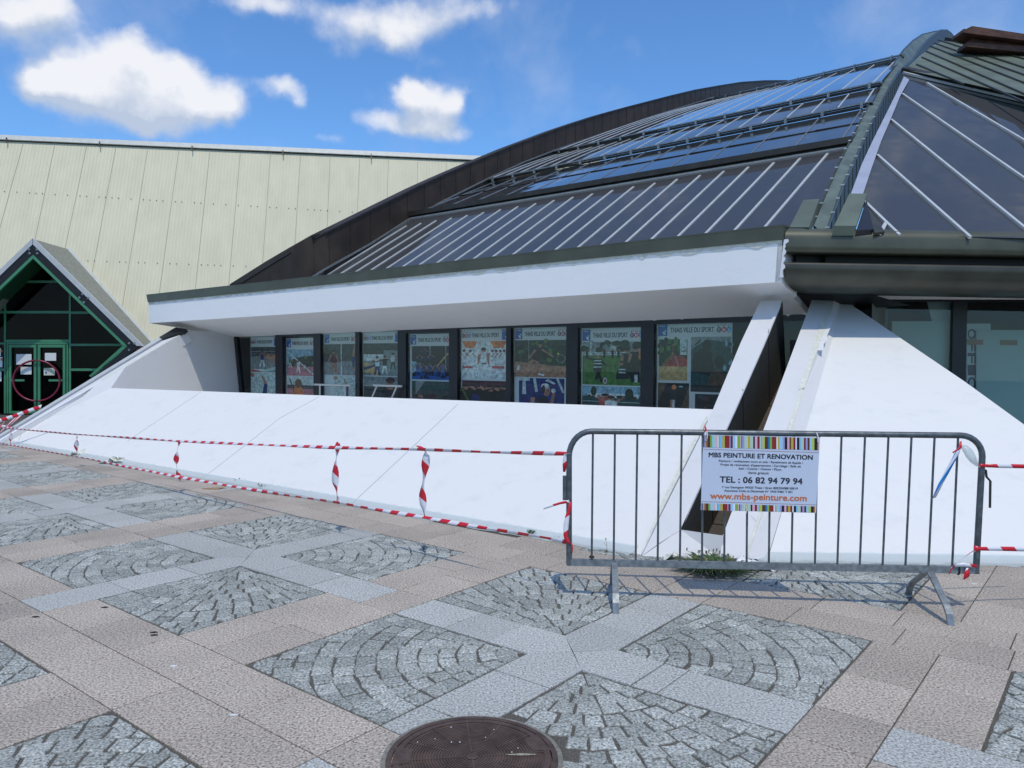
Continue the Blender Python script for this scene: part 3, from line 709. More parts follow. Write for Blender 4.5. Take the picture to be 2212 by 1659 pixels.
# --- left windows
win = [('left', 508, 597), ('', 612.4, 679.4), ('', 694.5, 769.7), ('', 778.7, 861.2), ('', 879, 972), ('', 990, 1095), ('', 1105.3, 1224.8), ('', 1249.6, 1385.5), ('', 1413.7, 1640)]
wx = lambda x: (onW(x, 790)-A1).dot(BH)
WB = .35
fr = MB()
bs = [(wx(a), wx(b)) for _, a, b in win]; bs[0] = (-13.28, bs[0][1]); bs[-1] = (bs[-1][0], .4)
def wbar(mb, b0, b1, z0, z1, o0=-.03, o1=.05, mat='black_frame'):
    mb.prism([L(b0, 4.95+o0, z0), L(b1, 4.95+o0, z0), L(b1, 4.95+o0, z1), L(b0, 4.95+o0, z1)], NH*(o1-o0), mat)
for (l0, l1), (n0, n1) in zip(bs[:-1], bs[1:]): wbar(fr, l1, n0, WB, WZ(l1)+.01)
wbar(fr, -13.45, .4, WZ(-6)+.0, WZ(-6)+.09, -.025, .05); wbar(fr, -13.45, .4, WB-.05, WB, -.025, .05)
# slanted frame at the left end
fr.prism([onW(505, 727, -.03), onW(511, 727, -.03), onW(523, 848, -.03)-Zv*.0, onW(517, 848, -.03)], NH*.08, 'black_frame')
for k in (1, 4, 7): wbar(fr, bs[k][0], bs[k][1], WZ(bs[k][0])-.045, WZ(bs[k][0])+.01, -.028, .05)
part(fr, 'window_frame', 'black frames of the poster windows')
for (b0, b1) in bs:
    mb = MB(); mb.poly([L(b0-.01, 4.955, WB), L(b1+.01, 4.955, WB), L(b1+.01, 4.955, WZ(b0)+.02), L(b0-.01, 4.955, WZ(b0)+.02)], 'window_glass'); part(mb, 'window_pane', fix=False)
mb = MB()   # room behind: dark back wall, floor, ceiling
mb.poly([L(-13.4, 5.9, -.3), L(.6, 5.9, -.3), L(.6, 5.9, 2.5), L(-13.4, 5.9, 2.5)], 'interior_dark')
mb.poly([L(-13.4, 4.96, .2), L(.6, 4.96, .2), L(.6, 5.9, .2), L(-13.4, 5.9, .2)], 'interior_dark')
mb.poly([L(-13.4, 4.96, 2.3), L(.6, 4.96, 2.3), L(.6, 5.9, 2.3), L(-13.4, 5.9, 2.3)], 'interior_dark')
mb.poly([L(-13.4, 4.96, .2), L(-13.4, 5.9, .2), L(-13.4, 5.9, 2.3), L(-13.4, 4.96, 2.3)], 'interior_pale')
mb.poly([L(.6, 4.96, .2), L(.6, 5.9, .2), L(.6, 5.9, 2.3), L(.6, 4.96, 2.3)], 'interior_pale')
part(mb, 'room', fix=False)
mb = MB(); mb.poly([L(-13.3, 1.9, .15), L(.3, 1.9, .15), L(.4, 4.94, .15), L(-13.5, 4.94, .15)], 'old_white'); part(mb, 'light_well_floor', fix=False)
mb = MB(); mb.poly([L(-13.6, 4.97, -.1), L(.6, 4.97, -.1), L(.6, 4.97, WB), L(-13.6, 4.97, WB)], 'old_white'); part(mb, 'window_sill_wall', fix=False)
# --- right windows
RW = 4.45
def onR(x, y, off=0): return on(x, y, MH, Rr(0, RW+off))
rz = lambda x, y: onR(x, y).z
rx_ = lambda x, y=750: (onR(x, y)-A2).dot(RH)
RH_T = rz(1900, 648)
BZ0, BZ1 = onR(1900, 646, -.1).z, onR(1900, 631, -.1).z
def rbar(mb, r0, r1, z0, z1, o0=-.03, o1=.05, mat='black_frame'):
    mb.prism([Rr(r0, RW+o0, z0), Rr(r1, RW+o0, z0), Rr(r1, RW+o0, z1), Rr(r0, RW+o0, z1)], MH*(o1-o0), mat)
mb = MB(); ra, rb_, rc = rx_(1845, 700), rx_(2055), rx_(2085)
rbar(mb, ra-.4, ra+.03, .3, RH_T); rbar(mb, rb_, rc, .3, RH_T); rbar(mb, ra-.4, 7.2, RH_T-.02, RH_T+.06, -.028); rbar(mb, 6.9, 7.2, .3, RH_T-.021)
part(mb, 'window_frame', 'black frames of the right hand windows')
for r0, r1 in ((ra, rb_), (rc, 6.9)):
    mb = MB(); mb.poly([Rr(r0, RW+.005, .3), Rr(r1, RW+.005, .3), Rr(r1, RW+.005, RH_T), Rr(r0, RW+.005, RH_T)], 'window_glass'); part(mb, 'window_pane', fix=False)
mb = MB(); mb.prism([Rr(1.95, RW-.1, BZ0), Rr(8.5, RW-.1, BZ0), Rr(8.5, RW-.1, BZ1), Rr(1.95, RW-.1, BZ1)], MH*.06, 'white_lifted'); part(mb, 'lintel')
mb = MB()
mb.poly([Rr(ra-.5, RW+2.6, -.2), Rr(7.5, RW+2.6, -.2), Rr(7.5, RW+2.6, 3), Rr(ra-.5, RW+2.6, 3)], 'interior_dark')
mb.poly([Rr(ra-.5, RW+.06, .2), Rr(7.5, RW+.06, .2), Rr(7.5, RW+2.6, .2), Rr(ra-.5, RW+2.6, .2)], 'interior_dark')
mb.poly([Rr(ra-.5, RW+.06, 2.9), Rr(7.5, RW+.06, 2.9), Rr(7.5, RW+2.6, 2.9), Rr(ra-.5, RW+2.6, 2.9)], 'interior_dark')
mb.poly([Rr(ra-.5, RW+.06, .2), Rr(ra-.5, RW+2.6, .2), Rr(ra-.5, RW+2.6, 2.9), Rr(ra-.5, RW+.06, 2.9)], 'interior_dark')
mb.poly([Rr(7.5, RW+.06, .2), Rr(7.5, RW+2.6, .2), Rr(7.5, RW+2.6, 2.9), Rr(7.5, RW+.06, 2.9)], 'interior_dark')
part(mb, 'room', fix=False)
mb = MB(); mb.poly([Rr(.5, 1.9, .12), Rr(7.4, 1.9, .12), Rr(7.4, RW, .12), Rr(.5, RW, .12)], 'old_white'); part(mb, 'light_well_floor', fix=False)
mb = MB(); mb.poly([Rr(.4, RW-.05, -.1), Rr(7.4, RW-.05, -.1), Rr(7.4, RW-.05, .3), Rr(.4, RW-.05, .3)], 'old_white'); part(mb, 'window_sill_wall', fix=False)
# --- round edged double gutter on the right
G0 = FR_ + BH*.05; G0 = Vector((G0.x, G0.y, 0))
SK = (RB-FR_).dot(RH)/(RB-FR_).dot(MH)
def gp(d, o, z): return G0 + RH*(d + max(0, (1-d/2))*o*RHO*SK) + MH*o*RHO + Zv*(EYE+(z-EYE)*RHO - .018*d)
def sweep(mb, prof, mat, d0=0, d1=8.5, smooth=True):
    rows = [[gp(d0, o, z) for o, z in prof], [gp(d1, o, z) for o, z in prof]]
    mb.grid([list(r) for r in zip(*rows)], mat, smooth=smooth)
    mb.poly(rows[0], mat); mb.poly(rows[1][::-1], mat)
up = [(.9, 2.86), (.35, 2.83), (.14, 2.80)] + [(.14-.14*math.sin(R(a)), 2.68+.12*math.cos(R(a))) for a in (20, 40, 60, 80)] + [(-.002, 2.62), (.004, 2.58), (.03, 2.565), (.25, 2.565)]
mb = MB(); sweep(mb, up, 'olive_metal'); part(mb, 'upper_gutter', 'olive green rounded metal gutter')
lo = [(.25, 2.475), (.02, 2.475), (0, 2.46)] + [(.30-.30*math.cos(R(a)), 2.445-.215*math.sin(R(a))) for a in (10, 25, 40, 55, 70, 85)] + [(.7, 2.24), (1.1, 2.30)]
mb = MB(); sweep(mb, lo, 'olive_dark'); part(mb, 'lower_gutter', 'darker rounded metal trough below the gutter')
mb = MB(); mb.prism([gp(0.02, .25, 2.3), gp(8.5, .25, 2.3), gp(8.5, .25, 2.8), gp(0.02, .25, 2.8)], MH*.05, 'black'); part(mb, 'gutter_gap')
mb = MB(); mb.poly([gp(0.3, .6, 2.27), gp(8.5, .6, 2.27), Rr(9, RW+.1, BZ1+.01), Rr(1.2, RW+.1, BZ1+.01)], 'soffit_paint'); part(mb, 'right_soffit', fix=False)

# --- roof: ribs
AZR = 58.0; RL0, RR0 = sc0((2.95, 7.5, 0)), Vector((3.80, 9.30, 0))
z4 = lambda l: [((1900+x*.3978)/1.1573, (y*.3978)/1.1573) for x, y in l]
Lp = z4([(300, 1500), (430, 1185), (495, 1035), (560, 905), (620, 790), (670, 690), (715, 605), (760, 530), (800, 470), (860, 375), (900, 320), (960, 260), (1020, 220), (1100, 200), (1130, 196)])
Rp = z4([(405, 1500), (520, 1175), (590, 1025), (650, 890), (700, 780), (750, 680), (790, 595), (828, 525), (865, 465), (905, 425), (960, 380), (1010, 300), (1060, 245), (1130, 192), (1175, 190), (1205, 212), (1223, 237)])
def prof(pts, p0, az): 
    o = [onv(x, y, p0, az) for x, y in pts]; return [((p-p0).dot(unit(az)), p.z) for p in o]
def samp(pr, r):
    if r <= pr[0][0]: a, b = pr[0], pr[1]
    elif r >= pr[-1][0]: a, b = pr[-2], pr[-1]
    else:
        for a, b in zip(pr[:-1], pr[1:]):
            if a[0] <= r <= b[0]: break
    return a[1]+(b[1]-a[1])*(r-a[0])/(b[0]-a[0])
prL, prR = prof(Lp, RL0, AZR), prof(Rp, RR0, AZR)
rr = sorted(set([p[0] for p in prR] + [p[0] for p in prL if p[0] < prR[-1][0]]))
rr = [-.30, -.05] + [r for r in rr if r > .02]
ua = unit(AZR)
rows = []
lastL = prL[-1][0]
for r in rr:
    zl = samp(prL, r) if r <= lastL else samp(prR, r)+.02; zr_ = samp(prR, r)
    pl, pr_ = RL0+ua*r+Zv*zl, RR0+ua*r+Zv*zr_
    rows.append((pl, pr_))
mb = MB(); mb.grid([[a, b] for a, b in rows], 'patina_copper', smooth=True); 
part(mb, 'rib_capping', 'green patina copper top of the arched rib', fix=False)
mb = MB(); cw_ = unit(AZR-90)
fl_ = [min(.9, .40+.5*(r+.3)) for r in rr]
mb.grid([[b+cw_*.001, b+cw_*.001-Zv*h_] for (a, b), h_ in zip(rows, fl_)], 'bronze_trim', smooth=True)
mb.grid([[a-cw_*.001, a-cw_*.001-Zv*h_] for (a, b), h_ in zip(rows, fl_)], 'bronze_trim', smooth=True)
for (a, b), (c_, d_2) in zip(rows[:-1], rows[1:]):     # upstand lips on both edges
    mb.bar(a+Zv*.012, c_+Zv*.012, .014, .04, 'olive_dark'); mb.bar(b+Zv*.012, d_2+Zv*.012, .014, .04, 'olive_dark')
part(mb, 'rib_flank', 'dark side of the arched rib')
tot = 0; lastp = rows[0][1]; k = 0
def along(rows_i, step, start):
    out = []; acc_ = -start
    for p, q in zip(rows_i[:-1], rows_i[1:]):
        seg = (q-p).length; s = 0
        while acc_ + (seg-s) >= step if acc_ >= 0 else (seg-s) >= -acc_:
            need = (step-acc_) if acc_ >= 0 else -acc_
            s += need; out.append((lerp(p, q, s/seg), (q-p).normalized())); acc_ = 0
        acc_ += seg-s
    return out
for p, d in along([b for a, b in rows], .36, .1)[:26]:
    mb = MB(); mb.bar(p+cw_*.004-Zv*.03, p+cw_*.004-Zv*.4, .010, .010, 'olive_dark', up=d); part(mb, 'rib_seam')
for side in (0, 1):
    for p, d in along([r_[side] for r_ in rows], .40, .15)[:12]:
        mb = MB(); mb.bar(p+Zv*.036-cw_*.02, p+Zv*.036+cw_*.02, .022, .012, 'alu'); part(mb, 'clip')
# dark rib on the far side
AZD = 57.0; DP0 = sc0((-2.75, 11.33, 0)); dd_ = unit(AZD-90)
Dt = [(520, 612), (560, 587), (600, 562), (650, 533), (700, 505), (750, 480), (800, 455), (850, 430), (900, 405), (950, 382), (1000, 360), (1050, 339), (1100, 318), (1150, 299), (1200, 280), (1250, 263), (1300, 247), (1350, 233), (1400, 220), (1450, 207), (1500, 195), (1550, 186), (1600, 178), (1650, 174.5), (1700, 174)]
prD = prof(Dt, DP0, AZD); ud = unit(AZD)
dr_ = [DP0+ud*r+Zv*z for r, z in prD]
for i_ in (0, 1, 2, 3): dr_[i_] = on(*Dt[i_], NH, GTl+NH*(.26+.07*i_))
foot_z = lambda p: max(p.z-.95, GTl.z+.01+(p-GTl).dot(BH)*(GTr.z-GTl.z)/(GTr-GTl).dot(BH)) if (p-GTl).dot(NH) < 1.6 else p.z-1.1

mb = MB(); mb.grid([[p, Vector((p.x, p.y, foot_z(p)))] for p in dr_], 'dark_bronze', smooth=True)
mb.grid([[p, p-dd_*.35] for p in dr_], 'dark_bronze', smooth=True); mb.grid([[p-dd_*.35, Vector((p.x, p.y, foot_z(p)))-dd_*.35] for p in dr_], 'dark_bronze', smooth=True)
part(mb, 'far_rib', 'dark bronze clad arched rib against the sky', fix=False)
mb = MB()
for p, q in zip(dr_[:-1], dr_[1:]): mb.bar(p+Zv*.01+dd_*.01, q+Zv*.01+dd_*.01, .03, .03, 'bronze_trim')
part(mb, 'rib_edge')
for p, d in along(dr_, .62, .25)[:44]:
    mb = MB(); mb.bar(p+dd_*.006-Zv*.01, Vector((p.x, p.y, max(foot_z(p), p.z-.7)))+dd_*.006, .008, .010, 'bronze_trim', up=d); part(mb, 'rib_seam')

# --- roof glazing on the left slope
def RLp(x, y): return onv(x, y, RL0+cw_*.05, AZR)
def RDp(x, y): return onv(x, y, DP0-dd_*.01, AZD)
N30 = tilt(NH, 30.8); PB = sc(L(0, 1.6, 2.65))
def RB1(x, y, off=0): return on(x, y, N30, PB+N30*off)
b1bl, b1br = RB1(560, 640), RB1(1800, 470)
T0, T1 = RB1(878, 474), RB1(1840, 318)
A0_, A1_ = RDp(1052, 391), RLp(1885, 224)
B0_, B1_ = RDp(1196, 330), RLp(1903, 181)
C0_, C1_ = RDp(1532, 216), RLp(1950, 121)
LB = lambda b_, run, z: sc(L(b_, run, z))
_g = lambda b_: LB(b_, 1.62, 2.65+.02*math.tan(R(30.8)))
glz = MB(); glz.poly([_g(-8.2), _g(-.02), RB1(1765, 475), RB1(1800, 405), T1, T0, RB1(790, 540), RB1(660, 610)], 'roof_glass_dark'); part(glz, 'roof_glazing', 'dark tinted lower band of roof glass', fix=False)
# mullions of the lowest band every 0.304 m
LB = lambda b_, run, z: sc(L(b_, run, z))
for k in range(27):
    bq = .25 - .3045*k; zz_ = lambda run: 2.65 + (run-1.6)*math.tan(R(30.8))
    r1 = 3.52 + (bq+4.2)*.07
    pa, pb = LB(bq-.02, 1.78, zz_(1.78)), LB(bq+.08, r1, zz_(r1))
    num = (pa-DP0).dot(dd_); den = (pb-DP0).dot(dd_)
    if num < 0 and den < 0: continue
    if den < 0 < num: pb = lerp(pa, pb, num/(num-den))
    mb = MB(); mb.bar(pa+N30*.006, pb+N30*.006, .036, .014, 'alu', up=N30); part(mb, 'glazing_bar')
mb = MB(); mb.bar(T0+N30*.012, T1+N30*.012, .055, .022, 'alu', up=N30); mb.bar(T0+N30*.04+Zv*.065, T1+N30*.04+Zv*.075, .05, .09, 'bronze_trim'); mb.poly([T0+NH*.045-Zv*.04, T1+NH*.045-Zv*.04, T1+NH*.045+Zv*.125, T0+NH*.045+Zv*.125], 'bronze_trim'); mb.poly([T0+NH*.045+Zv*.12, T1+NH*.045+Zv*.12, T1-NH*.01+Zv*.115, T0-NH*.01+Zv*.115], 'bronze_trim'); part(mb, 'transom', 'pale metal transom with a dark toothed strip')
def patch(l0, r0, l1, r1, nb, mat, barw, name, bulge=0, lift=0, barmat='alu', lab=None, seg=6, hbars=(), skew=0.0):
    def q(u, v):
        p = bil(l0, r0, l1, r1, u, v); return p + Zv*(math.sin(math.pi*v)*bulge*(1.05-u) + lift)
    mb = MB(); mb.grid([[q(u/12, v/seg) for u in range(13)] for v in range(seg+1)], mat, smooth=True); part(mb, name, lab, fix=False)
    for k in range(nb+1):
        u0 = (k+.35)/(nb+.6); u1 = u0
        mb = MB()
        for s in range(seg): mb.bar(q(u0, s/seg)+Zv*.005, q(u1, (s+1)/seg)+Zv*.005, barw, .010, barmat)
        part(mb, 'glazing_bar')
    for v in hbars:
        mb = MB()
        for s in range(12): mb.bar(q(s/12, v)+Zv*.01, q((s+1)/12, v)+Zv*.004, .03, .010, 'bronze_trim')
        part(mb, 'glazing_rail')
def eave(l, r, nb, lab=None):
    mb = MB(); mb.bar(l+Zv*.028, r+Zv*.028, .09, .024, 'zinc'); mb.bar(l-Zv*.01+NH*.05, r-Zv*.01+NH*.05, .05, .035, 'bronze_trim'); o = part(mb, 'eave', lab)
    for k in range(nb+1):
        p = lerp(l, r, (k+.35)/(nb+.6)); mb = MB(); mb.bar(p-NH*.05+Zv*.045, p-NH*.05-Zv*.06, .045, .04, 'zinc', up=NH); b = mb.build('bracket', hall); b.parent = o; b.location = (0, 0, 0)
patch(T0+Zv*.10+NH*.03, T1+Zv*.10+NH*.03, A0_-Zv*.06, A1_-Zv*.06, 12, 'roof_glass_blue', .022, 'roof_glazing', hbars=(.52,), barmat='zinc', lab='roof glass band mirroring blue sky')
eave(A0_, A1_, 13, 'lower stepped eave of the glazed roof')
patch(A0_+Zv*.045, A1_+Zv*.045, B0_-Zv*.06, B1_-Zv*.06, 19, 'roof_glass_mid', .022, 'roof_glazing', bulge=.03)
eave(B0_, B1_, 11, 'upper stepped eave of the glazed roof')
patch(B0_+Zv*.045, B1_+Zv*.045, C0_-Zv*.05, C1_-Zv*.05, 15, 'roof_glass_blue', .022, 'roof_glazing', bulge=.10, seg=8)
eave(C0_, C1_, 8, 'topmost eave of the glazed roof on the skyline')
mb = MB()
d1 = [RDp(*p) for p in ((664, 607), (700, 584), (800, 528), (878, 478), (960, 434), (1056, 386), (1130, 352), (1200, 325), (1300, 290), (1400, 255), (1540, 211))]
for p, q in zip(d1[:-1], d1[1:]): mb.bar(p+dd_*.03+Zv*.02, q+dd_*.03+Zv*.02, .035, .03, 'zinc')
part(mb, 'edge_trim')
# --- right roof plane
N33 = tilt(MH, 33); P33 = sc(Rr(0, 1.2, 2.85))
def RP(x, y, off=0): return on(x, y, N33, P33+N33*off)
mb = MB(); mb.poly([RP(1868, 506), RP(2400, 519), RP(2400, 262), RP(2212, 213), RP(1955, 156), RP(1910, 256), RP(1880, 330), RP(1845, 438), RP(1868, 450)], 'roof_glass_dark'); part(mb, 'roof_glazing', 'dark grey glass of the right hand roof', fix=False)
mb = MB(); w0 = z4([(550, 1275), (640, 1030), (710, 880), (780, 740), (850, 600), (905, 480)]); w1_ = z4([(632, 1265), (700, 1060), (760, 890), (825, 740), (880, 605), (938, 500)])
mb.grid([[RP(*p, .035) for p in w0], [RP(*p, .035) for p in w1_]], 'alu_lilac'); part(mb, 'rib_flashing', 'smooth pale metal flashing beside the rib', fix=False)
bars = [((632, 1245), (875, 1478)), ((737, 975), (1320, 1492)), ((823, 752), (1659, 1430)), ((893, 590), (1659, 1120)), ((1050, 523), (1659, 882))]
for p, q in bars:
    (x0, y0), (x1, y1) = z4([p, q])
    if x1 > 2200: x1, y1 = x1+(x1-x0)*.5, y1+(y1-y0)*.5
    mb = MB(); mb.bar(RP(x0, y0, .015), RP(x1, y1, .015), .036, .03, 'alu', up=N33); part(mb, 'glazing_bar')
mb = MB(); (x0, y0), (x1, y1) = z4([(750, 1478), (793, 1400)]); mb.bar(RP(x0, y0, .012), RP(x1, y1, .012), .04, .03, 'alu', up=N33); part(mb, 'glazing_bar')
mb = MB(); a_, b_ = RP(1951, 157, .03), RP(2400, 262, .03); mb.bar(a_, b_, .05, .04, 'alu', up=N33); part(mb, 'head_flashing')
mb = MB(); mb.bar(RP(1953, 150, .05), RP(2400, 252, .05), .16, .09, 'bronze_trim', up=N33); part(mb, 'ridge_upstand')
# copper roof above
N20 = tilt(MH, 29.5); PC = RP(1955, 150, .07)
def CRp(x, y, off=0): return on(x, y, N20, PC+N20*off)
cp = [CRp(1955, 150), CRp(2400, 250), CRp(2400, 150), CRp(2212, 110), CRp(2056, 84), CRp(2020, 95), CRp(1990, 118), CRp(1968, 138)]
mb = MB(); mb.poly(cp, 'copper_roof'); part(mb, 'copper_roof', 'green standing seam copper roof near the ridge', fix=False)
for p, q in [((985, 405), (1280, 528)), ((1018, 360), (1659, 640)), ((1045, 322), (1659, 590)), ((1070, 290), (1659, 520)), ((1095, 270), (1659, 470)), ((1120, 250), (1659, 425)), ((1200, 255), (1659, 370)), ((1330, 275), (1659, 350)), ((1480, 290), (1659, 330))]:
    (x0, y0), (x1, y1) = z4([p, q])
    if p[0] != 985: x1, y1 = x1+(x1-x0)*.3, y1+(y1-y0)*.3
    mb = MB(); mb.bar(CRp(x0, y0, .012), CRp(x1, y1, .012), .03, .03, 'olive_dark', up=N20); part(mb, 'roof_seam')
mb = MB(); mb.bar(CRp(2045, 84, .03), CRp(2400, 140, .03), .12, .08, 'bronze_trim', up=N20); part(mb, 'ridge')
# rusty vent box on the ridge
vb = CRp(2150, 122, 0); vy = vb.y
def vq(x, y, dy=0): return on(x, y, Y, (0, vy+dy, 0))
mb = MB()
mb.prism([vq(2097, 91), vq(2212+40, 107), vq(2212+40, 98), vq(2100, 80)], Y*.3, 'rust_metal')
mb.prism([vq(2088, 100, -.1), vq(2260, 117, -.1), vq(2260, 104, -.1), vq(2090, 91, -.1)], Y*.35, 'rust_metal')
mb.prism([vq(2080, 70, -.2), vq(2260, 93, -.2), vq(2260, 86, -.2), vq(2082, 62, -.2)], Y*.4, 'rust_metal')
mb.prism([vq(2084, 64, -.1), vq(2260, 88, -.1), vq(2260, 80, -.1), vq(2100, 56, -.1)], Y*.4, 'rust_metal')
mb.prism([vq(2084, 80, 0), vq(2260, 100, 0), vq(2260, 92, 0), vq(2084, 68, 0)], Y*.3, 'rust_metal')
part(mb, 'roof_vent', 'rusty brown vent box on the ridge')
# copper clad blocks either side of the rib foot
mb = MB(); q = [RB1(1708, 508, .02), RB1(1750, 508, .02), RB1(1772, 446, .02), RB1(1738, 448, .02)]
mb.prism(q, N30*.10, 'copper_roof'); part(mb, 'rib_foot', 'green copper clad block left of the rib foot')
mb = MB(); q = [RP(1797, 509, .02), RP(1844, 509, .02), RP(1868, 438, .02), RP(1830, 438, .02)]
mb.prism(q, N33*.12, 'copper_roof'); q2 = [RP(1847, 508, .02), RP(1884, 506, .02), RP(1869, 440, .02)]; mb.prism(q2, N33*.06, 'black_frame')
mb.prism([RP(1872, 450, .03), RP(1910, 505, .03), RP(1888, 508, .03)], N33*.03, 'olive_dark')
part(mb, 'rib_foot', 'green copper clad block right of the rib foot')

# ================================================================== POSTERS behind the left windows
def print_mat(k, c):
    m, t, b = new_mat('print_'+k); b.inputs['Roughness'].default_value = .5
    tc = N(t, 'ShaderNodeTexCoord'); out = None
    n = N(t, 'ShaderNodeTexNoise'); n.inputs['Scale'].default_value = 16; n.inputs['Detail'].default_value = 8; n.inputs['Roughness'].default_value = .7; lk(t, tc.outputs['Object'], n.inputs['Vector'])
    plain = k in ('sheet', 'banner', 'navy', 'blue')
    r = N(t, 'ShaderNodeMapRange'); r.inputs['From Min'].default_value = .32; r.inputs['From Max'].default_value = .68
    r.inputs['To Min'].default_value = .93 if plain else .40; r.inputs['To Max'].default_value = 1.0 if plain else 1.55; lk(t, n.outputs['Fac'], r.inputs['Value'])
    mm = N(t, 'ShaderNodeMix', data_type='RGBA', blend_type='MULTIPLY'); mm.inputs[0].default_value = 1; mm.inputs[6].default_value = (*c, 1); lk(t, r.outputs[0], mm.inputs[7]); lk(t, mm.outputs[2], b.inputs['Base Color'])
    return 'print_'+k
INK = {k: print_mat(k, tuple(min(.88, c*1.7+.01) for c in v)) for k, v in dict(
    sheet=(.68, .80, .76), banner=(.76, .86, .82), navy=srgb(20, 24, 34), blue=srgb(30, 80, 150), red=srgb(200, 40, 60), purple=srgb(90, 30, 90), cyan=srgb(30, 130, 180),
    dkgreen=srgb(30, 45, 32), green=srgb(70, 105, 45), teal=srgb(20, 60, 60), clay=srgb(150, 110, 90), track=srgb(160, 60, 60), sand=srgb(170, 140, 95), grey=srgb(120, 125, 125),
    lgrey=srgb(170, 178, 175), dgrey=srgb(55, 60, 62), black=srgb(12, 14, 18), white=srgb(225, 230, 230), skin=srgb(150, 105, 85), orange=srgb(215, 110, 60), deep=srgb(15, 35, 95),
    brown=srgb(85, 62, 42), yellow=srgb(200, 190, 90), sky=srgb(120, 150, 165), pale=srgb(190, 200, 195), pink=srgb(165, 105, 110), maroon=srgb(70, 30, 40)).items()}
class Pic:
    """Flat printed picture: shapes in 0..1 coordinates, each layer a hair in front of the last."""
    def __init__(s, place): s.mb = MB(); s.place = place; s.k = 1
    def P(s, pts, c): s.mb.poly([s.place(x, y, s.k*.0006) for x, y in pts], INK[c]); s.k += .15; return s
    def R(s, x0, y0, x1, y1, c): return s.P([(x0, y0), (x1, y0), (x1, y1), (x0, y1)], c)
    def E(s, x, y, rx, ry, c, n=14): return s.P([(x+rx*math.cos(2*math.pi*k/n), y+ry*math.sin(2*math.pi*k/n)) for k in range(n)], c)
    def Ln(s, x0, y0, x1, y1, w0, w1, c):
        dx, dy = x1-x0, y1-y0; l = math.hypot(dx, dy) or 1; nx, ny = -dy/l, dx/l
        return s.P([(x0+nx*w0/2, y0+ny*w0/2), (x0-nx*w0/2, y0-ny*w0/2), (x1-nx*w1/2, y1-ny*w1/2), (x1+nx*w1/2, y1+ny*w1/2)], c)
    def man(s, x, y, h, top, legs, skin='skin', lean=0, spread=.12, arm=.25, armup=0):
        s.Ln(x-.02*h, y+.5*h, x-spread*h, y, .12*h, .07*h, legs); s.Ln(x+.02*h, y+.5*h, x+spread*h, y, .12*h, .07*h, legs)
        s.Ln(x, y+.46*h, x+lean*h, y+.84*h, .19*h, .24*h, top)
        s.Ln(x+lean*h-.1*h, y+.8*h, x+lean*h-arm*h, y+(.55+armup)*h, .075*h, .045*h, skin); s.Ln(x+lean*h+.1*h, y+.8*h, x+lean*h+arm*h, y+(.55+armup)*h, .075*h, .045*h, skin)
        s.E(x+lean*1.15*h, y+.93*h, .065*h, .08*h, skin); s.E(x+lean*1.15*h, y+.965*h, .068*h, .05*h, 'black'); return s
    def blobs(s, n, x0, y0, x1, y1, r, cols):
        for _ in range(n): s.E(random.uniform(x0, x1), random.uniform(y0, y1), r*random.uniform(.6, 1.3), r*random.uniform(.6, 1.3), random.choice(cols), 8)
        return s
